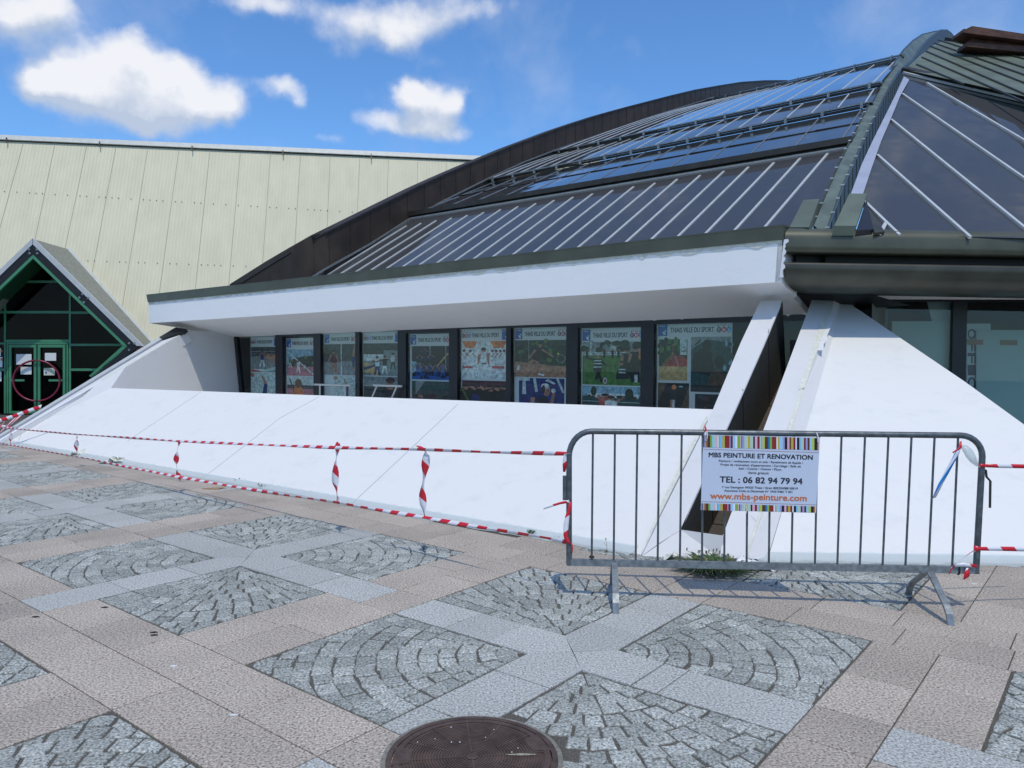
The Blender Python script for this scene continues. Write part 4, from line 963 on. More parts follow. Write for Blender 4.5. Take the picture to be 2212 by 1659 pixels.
def poster(bL, bR, ztop, mirrored, label, pics, banner=.17, hgt=1.30):
    w = bR-bL
    t = empty('poster', L(bL, 5.02, ztop-hgt), label, 'poster', 'sports posters behind the windows')
    def place(x, y, off=0): return L(bL+x, 5.02-off, ztop-hgt+y)
    mb = MB(); mb.poly([place(0, 0), place(w, 0), place(w, hgt), place(0, hgt)], INK['sheet']); mb.build('sheet', t)
    mb = MB(); mb.poly([place(.005, hgt-banner, .001), place(w-.005, hgt-banner, .001), place(w-.005, hgt-.01, .001), place(.005, hgt-.01, .001)], INK['banner'])
    y0 = hgt-banner+.05; lb, lo_ = (.03*w+.17, w*.98-.24) if not mirrored else (.24, w*.98-.19)
    lb = max(lb, .18)
    lay_text(mb, 'THIAIS VILLE DU SPORT', INK['navy'], lambda x, y: place(x, y, .003), (lb+.01, y0), (lo_-.01, y0), .075, .014, -NH)
    mb.build('banner', t)
    mb = MB(); bx = .015 if not mirrored else w-.165
    mb.poly([place(bx, hgt-banner-.0, .002), place(bx+.15, hgt-banner-.0, .002), place(bx+.15, hgt-.02, .002), place(bx, hgt-.02, .002)], INK['blue'])
    lay_text(mb, 'thiais', INK['lgrey'], lambda x, y: place(x, y, .004), (bx+.012, hgt-.06), (bx+.115, hgt-.06), .035, .012, -NH)
    for k, (p, q, r_) in enumerate(((.09, .05, .018), (.12, .075, .014))):
        mb.poly([place(bx+p+r_*math.cos(a), hgt-banner+q+r_*math.sin(a), .005) for a in [2*math.pi*i/8 for i in range(8)]], INK['white'])
    mb.prism([place(bx+.08, hgt-banner+.01, .005), place(bx+.13, hgt-banner+.02, .005), place(bx+.11, hgt-banner+.06, .005)], NH*.0005, INK['white'])
    mb.build('town_badge', t)
    mb = MB(); ox = (w-.235) if not mirrored else .01
    for k, (c, ch) in enumerate((('purple', 'O'), ('red', 'N'), ('cyan', 'S'))):
        cx = ox+.04+k*.073; cy = y0+.03
        mb.poly([place(cx+.038*math.cos(a), cy+.038*math.sin(a), .002+k*.0005) for a in [2*math.pi*i/16 for i in range(16)]], INK[c])
        lay_text(mb, ch, INK['white'], lambda x, y, k=k: place(x, y, .005+k*.0002), (cx-.019, cy-.022), (cx+.019, cy-.022), .044, .03, -NH)
        for (dx, dy, r_) in ((-.01, .055, .012), (.022, .07, .008)):
            mb.poly([place(cx+dx+r_*math.cos(a), cy+dy+r_*math.sin(a), .003) for a in [2*math.pi*i/8 for i in range(8)]], INK[c])
    mb.build('club_logo', t)
    for (x0, y0_, x1, y1, fn) in pics:      # y measured down from the foot of the banner
        top = hgt-banner
        def pl(x, y, off=0, x0=x0, y0_=y0_, x1=x1, y1=y1): return place(x0*w+(x1-x0)*w*x, top-y1+(y1-y0_)*y, .003+off)
        pc = Pic(pl); fn(pc); pc.mb.build('photo', t)
    return t
def ph_gym(p):
    p.R(0, 0, 1, 1, 'grey').R(0, .62, 1, 1, 'dgrey').R(0, .7, 1, .73, 'grey').R(0, .8, 1, .83, 'grey').P([(0, .12), (.5, 0), (0, 0)], 'track').P([(0, .12), (.5, 0), (1, .1), (1, .25), (.6, .12)], 'lgrey')
    p.man(.42, .2, .62, 'deep', 'white', spread=.14); p.man(.66, .28, .5, 'orange', 'skin', armup=.1); p.man(.86, .3, .46, 'orange', 'skin'); p.blobs(8, .05, .68, .95, .8, .03, ['orange', 'black', 'skin'])
def ph_hand(p): p.R(0, 0, 1, 1, 'lgrey').Ln(.5, -.0, .55, .55, .18, .12, 'deep').Ln(.55, .5, .42, .85, .1, .07, 'skin').E(.05, .9, .08, .1, 'skin')
def ph_run(p):
    p.R(0, 0, 1, 1, 'sky').R(0, 0, 1, .35, 'pink').P([(0, .35), (.2, .62), (.4, .7), (1, .78), (1, .35)], 'dkgreen').blobs(14, .2, .4, 1, .72, .06, ['green', 'dkgreen', 'black'])
    p.Ln(.0, .95, .95, .02, .05, .05, 'lgrey'); p.man(.4, .12, .46, 'white', 'white'); p.man(.12, .3, .4, 'green', 'lgrey'); p.man(.62, .15, .3, 'white', 'skin')  # grey diagonal band paints a glass reflection onto the print
def ph_head(p): p.R(0, 0, 1, 1, 'lgrey').R(0, .45, 1, .62, 'dgrey').R(0, 0, 1, .45, 'pink').E(.38, .3, .17, .32, 'orange').E(.4, .7, .12, .2, 'brown').Ln(.1, .9, .25, .3, .05, .03, 'dgrey')
def ph_gymnast(p):
    p.R(0, 0, 1, 1, 'dgrey').R(0, 0, .5, .42, 'grey').R(0, .42, .5, .56, 'teal').R(.5, 0, 1, .45, 'grey').R(.49, 0, .515, 1, 'pale').blobs(8, .02, .6, .3, .85, .06, ['maroon', 'black'])
    p.man(.3, .05, .75, 'maroon', 'skin', lean=-.03, spread=.08, arm=.22, armup=-.1); p.Ln(.86, .25, .84, .62, .05, .1, 'deep').Ln(.84, .6, .9, 1, .08, .04, 'skin').Ln(.85, .25, .8, .15, .05, .03, 'skin')
def ph_shoot(p):
    p.R(0, 0, 1, 1, 'grey').R(0, .66, 1, 1, 'dgrey').R(0, .45, .55, .66, 'white').R(.55, .42, 1, .78, 'grey').P([(0, .1), (.4, .0), (.4, .3), (0, .42)], 'sand').P([(.0, .15), (.5, .35), (.5, .4), (0, .25)], 'deep')
    p.man(.38, .02, .58, 'white', 'deep', armup=.2); p.man(.58, .05, .56, 'navy', 'white', armup=.22); p.man(.8, .2, .5, 'lgrey', 'dgrey'); p.Ln(.25, .42, .7, .5, .03, .03, 'black').R(.72, .52, .86, .56, 'white')
def ph_rifle(p): p.R(0, 0, 1, 1, 'dgrey').R(0, .55, 1, 1, 'grey').E(.72, .62, .1, .26, 'skin').E(.74, .85, .12, .14, 'maroon').P([(.55, 0), (.62, .45), (.95, .4), (1, 0)], 'navy').Ln(.02, .42, .75, .3, .06, .1, 'black')
def ph_cheer(p):
    p.R(0, 0, 1, 1, 'navy').R(0, 0, 1, .12, 'blue').R(.46, .3, .49, 1, 'grey').R(.86, .3, .88, 1, 'grey').P([(.0, .1), (.25, .5), (.0, .55)], 'sky')
    for x, y, h in ((.15, .1, .42), (.3, .05, .46), (.46, .06, .44), (.62, .08, .4)): p.man(x, y, h, 'deep', 'blue', spread=.1)
    for x, y in ((.22, .42), (.36, .4), (.5, .44), (.34, .6)): p.man(x, y, .34, 'deep', 'navy', arm=.3, armup=.12)
    p.blobs(26, .06, .05, .85, .3, .05, ['blue', 'deep', 'navy']); p.man(.8, .12, .38, 'blue', 'blue'); p.Ln(.66, .4, .93, .78, .04, .05, 'sand')
def ph_crowd(p): p.R(0, 0, 1, 1, 'dgrey').R(0, .6, 1, 1, 'teal').P([(.1, 1), (.1, .4), (.35, 1)], 'grey').blobs(24, .02, 0, .98, .4, .07, ['brown', 'skin', 'black', 'maroon', 'dgrey'])
def ph_dojo(p):
    p.R(0, 0, 1, 1, 'pale').R(0, .72, 1, .86, 'white').R(.0, .3, 1, .34, 'lgrey').P([(.02, 1), (.35, 1), (.28, .82), (.1, .82)], 'orange').P([(.62, 1), (.95, 1), (.88, .82), (.68, .82)], 'orange').R(.03, .27, .25, .34, 'track').R(.65, .27, .9, .34, 'track')
    for x in (.06, .2): p.man(x, .32, .45, 'white', 'white', spread=.07)
    for x in (.66, .74, .82, .9): p.man(x, .34, .42, 'white', 'white', spread=.06)
    p.man(.48, .02, .8, 'white', 'white', spread=.08, arm=.14, armup=-.1); p.Ln(.44, .4, .54, .4, .03, .03, 'black').Ln(.97, .38, .97, .7, .06, .06, 'orange')
def ph_dance(p):
    p.R(0, 0, 1, 1, 'maroon').R(0, 0, 1, .25, 'dgrey')
    for x, up_ in ((.08, .1), (.22, .35), (.4, .4), (.6, .42), (.78, .2), (.92, .3)): p.man(x, -.25, 1.05, 'black', 'black', arm=.18, armup=up_)
    p.E(.3, .2, .1, .2, 'deep').Ln(.02, .6, .14, .1, .05, .03, 'green')
def ph_tennis(p):
    p.R(0, 0, 1, 1, 'dkgreen').blobs(60, .02, .45, .98, .98, .05, ['dkgreen', 'teal', 'green', 'black']).R(0, 0, 1, .3, 'clay').P([(0, .42), (0, .3), (1, .24), (1, .28)], 'clay').R(.27, .3, .275, 1, 'lgrey')
    p.Ln(.4, .5, .28, .36, .09, .07, 'skin').Ln(.28, .36, .08, .3, .06, .04, 'skin').Ln(.08, .31, .06, .18, .05, .05, 'white').Ln(.42, .5, .45, .34, .1, .06, 'skin').Ln(.45, .34, .49, .1, .06, .045, 'skin').Ln(.46, .09, .56, .05, .05, .05, 'white')
    p.P([(.3, .5), (.46, .42), (.5, .55), (.44, .62)], 'navy').Ln(.42, .55, .47, .78, .17, .15, 'navy').Ln(.4, .74, .28, .5, .05, .04, 'skin').Ln(.52, .75, .74, .54, .05, .035, 'skin').E(.49, .87, .035, .07, 'skin').E(.49, .92, .045, .03, 'navy')
    p.Ln(.72, .55, .8, .5, .02, .02, 'navy').E(.87, .5, .08, .11, 'grey').E(.87, .5, .07, .095, 'dkgreen').E(.82, .63, .018, .026, 'yellow')
def ph_ball(p):
    p.R(0, 0, 1, 1, 'deep').Ln(.0, .95, .25, .95, .1, .1, 'lgrey').Ln(.12, .9, .12, .4, .07, .09, 'lgrey').Ln(.35, 1, .4, .5, .06, .06, 'lgrey').Ln(.85, 1, .98, .5, .05, .05, 'lgrey').Ln(.62, .95, .8, .8, .1, .05, 'lgrey')
    p.P([(.3, 0), (.4, .35), (.62, .42), (.75, .3), (.78, 0)], 'deep').P([(.36, 0), (.42, .3), (.62, .34), (.7, 0)], 'navy').E(.62, .55, .085, .2, 'skin').E(.59, .72, .09, .1, 'white').E(.55, .6, .04, .16, 'black').E(.66, .56, .012, .02, 'black').E(.68, .45, .02, .03, 'red')
    p.Ln(.72, .05, .78, .5, .07, .06, 'skin').E(.77, .56, .05, .08, 'white').Ln(.3, .05, .32, .3, .08, .1, 'skin')
def ph_rugby(p):
    p.R(0, 0, 1, 1, 'green').R(0, .68, 1, 1, 'grey').blobs(26, 0, .8, 1, 1, .07, ['dkgreen', 'black', 'lgrey', 'grey']).R(0, .74, 1, .76, 'white').R(0, .7, 1, .72, 'lgrey').R(.13, .7, .16, 1, 'lgrey')
    for x in (.08, .38, .52, .62): p.man(x, .62, .22, 'navy', 'navy', spread=.06)
    p.man(.76, .15, .7, 'navy', 'black', arm=.12); p.man(.9, .08, .82, 'black', 'black', arm=.13, spread=.05); p.Ln(.91, .08, .91, .25, .05, .05, 'white').R(.95, .6, 1, .8, 'orange')
    p.P([(.58, .14), (.6, .38), (.68, .46), (.78, .36), (.8, .15)], 'navy').R(.62, .28, .74, .31, 'lgrey').R(.62, .35, .74, .38, 'lgrey').E(.67, .5, .035, .045, 'skin').E(.67, .54, .035, .02, 'black')
    p.Ln(.27, .32, .34, .06, .06, .04, 'black').Ln(.29, .32, .24, .12, .07, .05, 'black').Ln(.27, .3, .27, .6, .13, .15, 'navy').R(.2, .4, .34, .43, 'lgrey').R(.2, .48, .34, .51, 'lgrey').R(.2, .55, .34, .575, 'lgrey').Ln(.22, .58, .05, .64, .05, .03, 'navy').Ln(.33, .56, .42, .44, .05, .03, 'navy')
    p.E(.27, .68, .04, .06, 'skin').E(.27, .72, .042, .03, 'lgrey').E(.4, .1, .035, .075, 'white').E(.4, .1, .02, .05, 'track')
def ph_stadium(p):
    p.R(0, 0, 1, 1, 'dgrey').R(0, .6, 1, 1, 'sky').R(.1, .55, .95, .72, 'pale').blobs(18, 0, .5, 1, .62, .05, ['dkgreen', 'brown', 'dkgreen']).E(.8, .72, .07, .22, 'dkgreen').E(.2, .8, .05, .2, 'dkgreen').R(0, 0, 1, .5, 'teal').R(0, .38, 1, .4, 'lgrey')
    p.man(.4, -.3, 1.0, 'track', 'black', arm=.12, armup=.4); p.man(.5, -.35, .95, 'white', 'navy', arm=.2, armup=.4); p.R(.83, .02, .95, .12, 'lgrey')
def ph_jump(p):
    p.R(0, 0, 1, 1, 'dkgreen').R(0, 0, 1, .34, 'sand').P([(.15, .34), (.45, .6), (.8, .6), (1, .5), (1, .34)], 'track').P([(.05, .34), (.15, .34), (.47, .62), (.42, .62)], 'green').R(.74, .62, .98, 1, 'lgrey').blobs(18, 0, .65, .7, 1, .09, ['dkgreen', 'green', 'black']).R(.78, .7, .94, .72, 'dgrey').R(.78, .8, .94, .82, 'dgrey').Ln(.7, .35, .58, .6, .015, .01, 'white')
    p.man(.5, .5, .42, 'brown', 'skin', arm=.2, armup=.3)
def ph_diver(p):
    p.R(0, 0, 1, 1, 'teal').R(0, .72, 1, 1, 'grey').P([(0, .78), (.4, .95), (1, .9), (1, .6), (0, .55)], 'teal').blobs(16, .55, .3, 1, .9, .05, ['teal', 'sky', 'teal', 'dkgreen'])
    p.P([(.05, .35), (.08, .7), (.3, .8), (.52, .72), (.58, .35)], 'black').E(.4, .85, .12, .1, 'black').P([(.4, .12), (.5, .34), (.7, .42), (.95, .3), (.9, .08)], 'brown').E(.72, .55, .12, .12, 'black').P([(.02, .6), (.06, .36), (.5, .3), (.5, .45)], 'black').Ln(.1, .85, .25, .95, .03, .03, 'black').R(0, 0, 1, .12, 'black')
def ph_basket(p): p.R(0, 0, 1, 1, 'black').P([(0, 0), (0, .3), (.3, 1), (0, 1)], 'brown').P([(.7, 0), (1, .9), (1, 0)], 'brown').E(.52, .85, .08, .09, 'orange').E(.74, .88, .08, .03, 'sky').P([(.38, .2), (.42, .75), (.58, .75), (.62, .2)], 'navy').Ln(.45, .4, .42, 0, .08, .06, 'skin').Ln(.52, .4, .5, 0, .08, .06, 'white').R(0, 0, 1, .12, 'sand')
def ph_hoop(p): p.R(0, 0, 1, 1, 'black').E(.3, .75, .1, .12, 'maroon').E(.15, .85, .08, .1, 'teal').E(.5, .3, .25, .12, 'brown').E(.5, .3, .22, .095, 'black').E(.7, .6, .12, .1, 'brown')
px = lambda x: wx(x)
def W_(x0, x1): return px(x0), px(x1)
PT = [((536, 596.3), 1, 'poster of gymnasts in orange, logo on its left, leftmost of the window row', [(.02, .03, .98, .60, ph_gym), (.02, .62, .98, 1.12, ph_hand)], -.02),
      ((613, 679), 0, 'poster of runners on a pink track crossed by a painted diagonal reflection', [(.02, .05, .98, .62, ph_run), (.02, .64, .98, 1.12, ph_head)], -.07),
      ((695, 769.5), 0, 'poster of a rhythmic gymnast in dark red beside a leg raised high', [(.0, .02, 1, .66, ph_gymnast), (.3, .68, .98, 1.12, ph_hand)], -.0),
      ((779, 861), 1, 'poster of rifle shooters standing at a range bench', [(.01, .02, .99, .66, ph_shoot), (.02, .68, .98, 1.12, ph_rifle)], -.0),
      ((880, 972), 0, 'poster of a cheerleading team in shiny blue stacked in a pyramid', [(.05, .03, .97, .66, ph_cheer), (.05, .69, .97, 1.12, ph_crowd)], -.06),
      ((991, 1095), 1, 'poster of a martial arts class in white uniforms', [(.0, .02, 1, .68, ph_dojo), (.02, .72, .98, 1.12, ph_dance)], -.0),
      ((1106, 1224.5), 0, 'poster of a tennis player lunging on a clay court', [(.01, .02, .99, .64, ph_tennis), (.09, .66, .92, 1.12, ph_ball)], -.0),
      ((1251, 1385), 0, 'poster of a young rugby player kicking a ball on grass', [(.02, .02, .98, .70, ph_rugby), (.02, .72, .98, 1.12, ph_stadium)], -.05),
      ((1414.5, 1577), 0, 'widest poster with a scuba diver and a long jumper, nearest the fins', [(.03, .05, .42, .66, ph_jump), (.47, .02, .99, .82, ph_diver), (.02, .70, .45, 1.12, ph_basket), (.53, .85, .99, 1.12, ph_hoop)], -.0)]
for (x0, x1), mir, lab, pics, dz in PT:
    b0, b1 = W_(x0, x1); poster(b0, b1, WZ(b0)+.0+dz, mir, lab, pics, banner=.20, hgt=1.35)

# white tubular rails standing in front of two windows
def rail(x0, x1, xs, y0, label):
    P = lambda x, y: onW(x, y, -.12)
    t = empty('tubular_rail', P(xs[0], 900), label, 'rail', 'white tubular rails in the window well')
    mb = MB(); mb.tube([P(x0, y0), P(x1, y0+2)], .022, 'rail_white'); mb.build('top_tube', t)
    for a, b in xs_p[label]:
        mb = MB(); mb.tube([P(*a), P(*b)], .018, 'rail_white'); mb.build('leg', t)
z2 = lambda x, y: ((560+x*.31646)/1.1573, (780+y*.31646)/1.1573)
lab1, lab2 = 'white tubular rail with upright legs below the gymnast poster', 'white tubular rail with slanting legs below the rifle shooters poster'
xs_p = {lab1: [(z2(758, 575), z2(758, 760)), (z2(958, 577), z2(958, 760))], lab2: [(z2(1210, 580), z2(1120, 790)), (z2(1368, 582), z2(1278, 790))]}
rail(*[z2(715, 573)[0], z2(1000, 573)[0]], [z2(758, 575)[0]], z2(715, 573)[1], lab1)
rail(*[z2(1182, 580)[0], z2(1405, 580)[0]], [z2(1210, 575)[0]], z2(1182, 579)[1], lab2)

# boards behind the right windows
def board(x0, x1, y0, y1, off, mat, label):
    q = [onR(x0, y1, off), onR(x1, y1, off), onR(x1, y0, off), onR(x0, y0, off)]; t = empty('board', q[0], label, 'board', 'boards leaning behind the right windows'); mb = MB(); mb.prism(q, MH*.02, mat); mb.build('panel', t); return t
col_b = col_mat((.40, .52, .50)); col_w = col_mat((.52, .60, .60)); col_c = col_mat((.50, .60, .55))
board(1927, 2052, 694, 960, .12, col_b, 'pale green board leaning behind the window left of the mullion')
mbq = MB(); mbq.prism([onR(2002, 648, .18), onR(2054, 648, .18), onR(2054, 800, .18), onR(2030, 760, .18)], MH*.01, col_w)
t = empty('hanging_sheet', onR(2030, 760, .18), 'pale triangular sheet hanging behind the window above the green board', 'sheet'); mbq.build('panel', t)
t = board(2088, 2140, 699, 1000, .14, col_w, 'white lettered board half hidden behind a larger green board')
mb = MB(); q0 = (2104, 713)
for k, ch in enumerate('OFFIC'):
    y0 = 711+k*26
    # letters lie on their side, reading downwards
    lay_text(mb, ch, col_mat(srgb(30, 45, 90)), lambda x, y: onR(x, y, .136), (2091, y0), (2091, y0+21), -17, .03, -MH)
mb.build('lettering', t)
t = board(2109, 2330, 713, 1010, .10, col_b, 'large pale green board held with brown tape on the far right')
for x0, x1, y0 in ((2086, 2124, 733), (2160, 2198, 734)):
    mb = MB(); mb.poly([onR(x0, y0+11, .095), onR(x1, y0+12, .095), onR(x1, y0+1, .095), onR(x0, y0, .095)], 'brown_tape'); mb.build('tape', t)
mb = MB(); mb.prism([onR(1888, 640, .3), onR(1905, 640, .3), onR(1914, 760, .3), onR(1905, 760, .3)], MH*.05, 'sand' if 'sand' in MATS else 'cardboard')
tag(mb.build('plank'), 'light brown plank upright inside the right window', 'plank')

# ================================================================== ENTRANCE BUILDING (beige)
AZB = 8.5; BB, MB_ = unit(AZB), unit(AZB+90)
D0 = gnd(60, 893.5)
ent = empty('leisure_building', (D0.x, D0.y, 0), 'pale beige clad building with a green framed diamond shaped entrance', 'building')
def ep(mb, name, label=None, fix=True, par=None):
    o = mb.build(name, ent, label=label)
    if fix: recalc(o)
    if par is not None: o.parent = par; o.location = (0, 0, 0)
    return o
NB = (-MB_*math.cos(R(22)) + Zv*math.sin(R(22))); PBW = on(147, 538, Y, (0, 22.5, 0))
def BW(x, y, off=0): return on(x, y, NB, PBW+NB*off)
mb = MB()
tl, tr = BW(-120, 295), BW(1400, 361)
def bot(p, z): # go down the wall to height z
    d = Vector((-MB_.x*math.sin(R(22)), -MB_.y*math.sin(R(22)), -math.cos(R(22)))); return p + d*((p.z-z)/-d.z)
# the panel wall leaves out the entrance notch: two pieces either side and one above
ppk, pvr = BW(147, 538), BW(330, 742)
pl_ = BW(-45, 742)
mb.add([tl, tr, bot(tr, -.1), bot(BW(330, 742), -.1), pvr, ppk, pl_, bot(pl_, -.1), bot(tl, -.1)], [[0, 5, 4, 1], [1, 4, 3, 2], [0, 8, 7, 6], [0, 6, 5]], 'beige_panel')
wallo = ep(mb, 'wall', 'leaning wall of beige ribbed panels', fix=False)
for (xt, yt, xb, yb) in [(50, 310, -8, 520), (118, 314, 74, 525), (187, 317, 139, 545), (250, 320, 197, 600), (319, 323, 263, 670), (386, 325, 335, 700), (453, 329, 420, 640), (519, 331, 492, 640), (584, 334, 562, 640), (649, 337, 632, 605), (713, 340, 702, 600), (777, 343, 768, 540), (839, 346, 834, 500), (902, 349, 900, 460), (964, 352, 964, 420)]:
    mb = MB(); mb.bar(BW(xt, yt, .003), BW(xb, yb, .003), .014, .01, 'seam_beige' if 'seam_beige' in MATS else 'roof_felt', up=NB); ep(mb, 'panel_joint', par=wallo)
for k in range(46):      # fine ribs of the cladding
    f = (k+.5)/46; xt = 20+1000*f; yt = 305+xt*.0445-2; xb = xt-(1-f)*70-5
    mb = MB()
for rowy, dy, x0, x1 in ((413, .0595, 0, 830), (563, .035, 180, 580)):
    xk = x0+10
    while xk < x1:
        yk = rowy+(xk-x0)*dy
        p = BW(xk, yk, .01)
        mb = MB(); mb.prism([p+BB*.014+Zv*0, p+Zv*.014, p-BB*.014, p-Zv*.014], NB*.015, 'bronze_trim'); ep(mb, 'bolt', par=wallo)
        xk += random.choice((14, 27, 27))
mb = MB(); mb.bar(BW(-120, 292, .05), BW(1400, 358, .05), .16, .07, 'coping', up=NB); cpo = ep(mb, 'coping', 'pale metal coping along the top edge')
mb = MB(); mb.bar(BW(-120, 297, .03), BW(1400, 363, .03), .05, .03, 'bronze_trim', up=NB); ep(mb, 'coping_shadow_gap')
for xk, yk in ((14, 301), (215, 310), (415, 319), (611, 328), (802, 336)):
    mb = MB(); mb.bar(BW(xk, yk-4, .12), BW(xk, yk+7, .12), .03, .03, 'bronze_trim', up=NB); ep(mb, 'coping_joint', par=cpo)
# small louvred window
mb = MB()
for (a, b) in (((583, 566), (612, 565)), ((583, 566), (584, 580)), ((590, 568), (590, 580))): mb.bar(BW(*a, .03), BW(*b, .03), .04, .04, 'edge_metal', up=NB)
mb.prism([BW(585, 581, .01), BW(612, 578, .01), BW(612, 567, .01), BW(585, 568, .01)], NB*.01, 'interior_pale'); ep(mb, 'louvre', 'small white framed opening low on the panels')
# roof-top back side so the wall is not a sheet
mb = MB(); mb.add([tl, tr, tr+MB_*6-Zv*.5, tl+MB_*6-Zv*.5, bot(tl, 0)+MB_*9, bot(tr, 0)+MB_*9], [[0, 1, 2, 3], [3, 2, 5, 4]], 'coping'); ep(mb, 'roof', fix=False)

# gabled porch
zc = lambda x, y: (.25*x, 501.2+.25*y)
GP = D0.copy()
def GL(x, y, off=0): return on(x, y, MB_, GP+MB_*off)     # glazing plane, off<0 towards the square
FP = -.95
def FRt(x, y, off=0): return GL(x, y, FP+off)
porch_r = MB()
pk = FRt(71, 516); cr = FRt(309, 747.5); cl_ = pk+(pk-cr); cl_ = Vector((2*pk.x-cr.x, 2*pk.y-cr.y, cr.z)); 
cl_ = pk - BB*((cr-pk).dot(BB)) + Zv*(cr.z-pk.z)
rb = ppk; rvr = pvr
porch_r.prism([pk+MB_*.0, rb+Zv*(pk.z-rb.z)*0, rvr, cr], Zv*-.06, 'roof_felt')
ep(porch_r, 'porch_roof', 'weathered grey right pitch of the porch roof', fix=True)
mb = MB(); dl_ = pl_; mb.prism([pk, rb, dl_, cl_], Zv*-.06, 'roof_felt'); ep(mb, 'porch_roof')
mb = MB(); mb.bar(rb+NB*.03, rvr+NB*.03, .12, .05, 'coping', up=NB); ep(mb, 'valley_flashing')
def frameband(mb, o_pk, o_cr, i_pk, i_cr, off, th, mat, lower=None):
    """Gable band: outer and inner picture points, mirrored about the peak."""
    a, b, c, d = FRt(*o_pk, off), FRt(*o_cr, off), FRt(*i_cr, off), FRt(*i_pk, off)
    mb.prism([a, b, c, d], MB_*th, mat)
    def mir(p): 
        k = (p-pk).dot(BB); return p - BB*(2*k)
    mb.prism([mir(a), mir(b), mir(c), mir(d)], MB_*th, mat)
mb = MB(); frameband(mb, (71, 515), (309, 747.5), (71, 528), (295, 747), -.02, .12, 'edge_metal'); ep(mb, 'gable_edging', 'light metal edging of the gable')
mb = MB(); frameband(mb, (71, 528), (295, 747), (71, 550), (274, 747), 0, .1, 'black'); 
mb.prism([FRt(274, 747), FRt(300, 748), FRt(222, 815), FRt(196, 815)], MB_*.1, 'black'); ep(mb, 'gable_board', 'black board of the diamond gable')
mb = MB(); frameband(mb, (71, 550), (274, 747), (71, 558), (266, 747), -.01, .1, 'green_frame')
mb.prism([FRt(266, 746), FRt(275, 748), FRt(200, 816), FRt(192, 812)], MB_*.1, 'green_frame')
# soffit of the porch, dark green
ipk, icr = FRt(71, 556), FRt(268, 747)
g_pk, g_cr = ipk - MB_*FP, icr - MB_*FP
mb.add([ipk, icr, g_cr, g_pk], [[0, 1, 2, 3]], 'green_dark')
icl = ipk - BB*((icr-ipk).dot(BB)) + Zv*(icr.z-ipk.z); mb.add([ipk, icl, icl-MB_*FP, g_pk], [[0, 1, 2, 3]], 'green_dark')
ep(mb, 'gable_lining', 'green inner frame of the gable')
for (x, y) in ((250, 150), (255, 183), (318, 150), (322, 183), (712, 535), (685, 566), (725, 607), (760, 570), (1115, 960), (1160, 962), (1115, 1018)):
    p = FRt(*zc(x, y), -.03); mb = MB(); mb.disc(p, .03, 'zinc', BB, Zv, 10); ep(mb, 'bolt_head')
mb = MB(); mb.prism([FRt(300, 748.5, .05), FRt(312, 748, .05), FRt(312, 775, .05), FRt(276, 775, .05)], MB_*.5, 'brick_red'); ep(mb, 'brick_pier', 'brick red end of the porch wall')
# glazed screen
def gbar(mb, x0, y0, x1, y1, z_off=-.03, th=.06, mat='green_frame'):
    mb.prism([GL(x0, y1, z_off), GL(x1, y1, z_off), GL(x1, y0, z_off), GL(x0, y0, z_off)], MB_*th, mat)
mb = MB()
gbar(mb, 8.5, 632, 12.5, 893); gbar(mb, 148.7, 634, 153, 893)
gbar(mb, 12.6, 606, 148, 611, -.028); gbar(mb, -60, 671.7, 8.4, 677, -.028); gbar(mb, 12.6, 671.7, 148.6, 677, -.028); gbar(mb, 153.1, 672.7, 212, 678, -.028)
gbar(mb, 12.6, 733.7, 148.6, 739, -.028); gbar(mb, -60, 740, 8.4, 744, -.028); gbar(mb, 153.1, 742.5, 280, 747.3, -.028); gbar(mb, 153.1, 796, 250, 801, -.028); gbar(mb, -60, 796, 8.4, 801, -.028)
gbar(mb, -70, 632, -66, 893)
ep(mb, 'screen_frame', 'green frame of the glazed entrance screen')
mb = MB(); mb.add([GL(71, 548), GL(290, 752), GL(150, 893), GL(-120, 893), GL(-150, 752)], [[0, 1, 2, 3, 4]], 'door_glass'); ep(mb, 'screen_glass', fix=False)
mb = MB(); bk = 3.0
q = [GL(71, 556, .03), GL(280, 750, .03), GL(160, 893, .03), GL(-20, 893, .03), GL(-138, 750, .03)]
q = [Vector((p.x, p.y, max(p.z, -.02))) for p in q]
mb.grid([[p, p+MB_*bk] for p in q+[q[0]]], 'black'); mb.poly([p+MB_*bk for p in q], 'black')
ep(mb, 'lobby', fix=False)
mb = MB()
for (x0, y0, x1, y1) in ((14, 739.5, 147, 743.5), (14, 743.6, 17.5, 893), (143.5, 743.6, 147, 893)): gbar(mb, x0, y0, x1, y1, -.05, .08)
dfo = ep(mb, 'door_frame')
for (x0, x1, hx0, hx1) in ((18.7, 78.5, 24, 52.5), (81.2, 141.2, 105, 135)):
    mb = MB()
    gbar(mb, x0, 744.5, x1, 750.5, -.07, .05); gbar(mb, x0, 888, x1, 893.3, -.07, .05); gbar(mb, x0, 750.6, x0+5.6, 887.9, -.07, .05); gbar(mb, x1-5.6, 750.6, x1, 887.9, -.07, .05)
    dr = ep(mb, 'door', 'green framed glass door leaf')
    mb = MB(); gbar(mb, hx0, 819.5, hx1, 823.8, -.10, .03); ep(mb, 'handle', par=dr)
mb = MB(); cc_, rr_ = GL(78.9, 822.5, -.13), None
rad = (GL(129, 822.5, -.13)-cc_).length
for h0, h1 in ((R(92.5), R(267.5)), (R(-87.5), R(87.5))):
    n_ = 40; mb.tube([cc_+BB*(rad*math.cos(h0+(h1-h0)*k/n_))+Zv*(rad*.94*math.sin(h0+(h1-h0)*k/n_)) for k in range(n_+1)], .026, 'crimson', 8)
ep(mb, 'door_ring', 'large crimson ring handle across both door leaves')
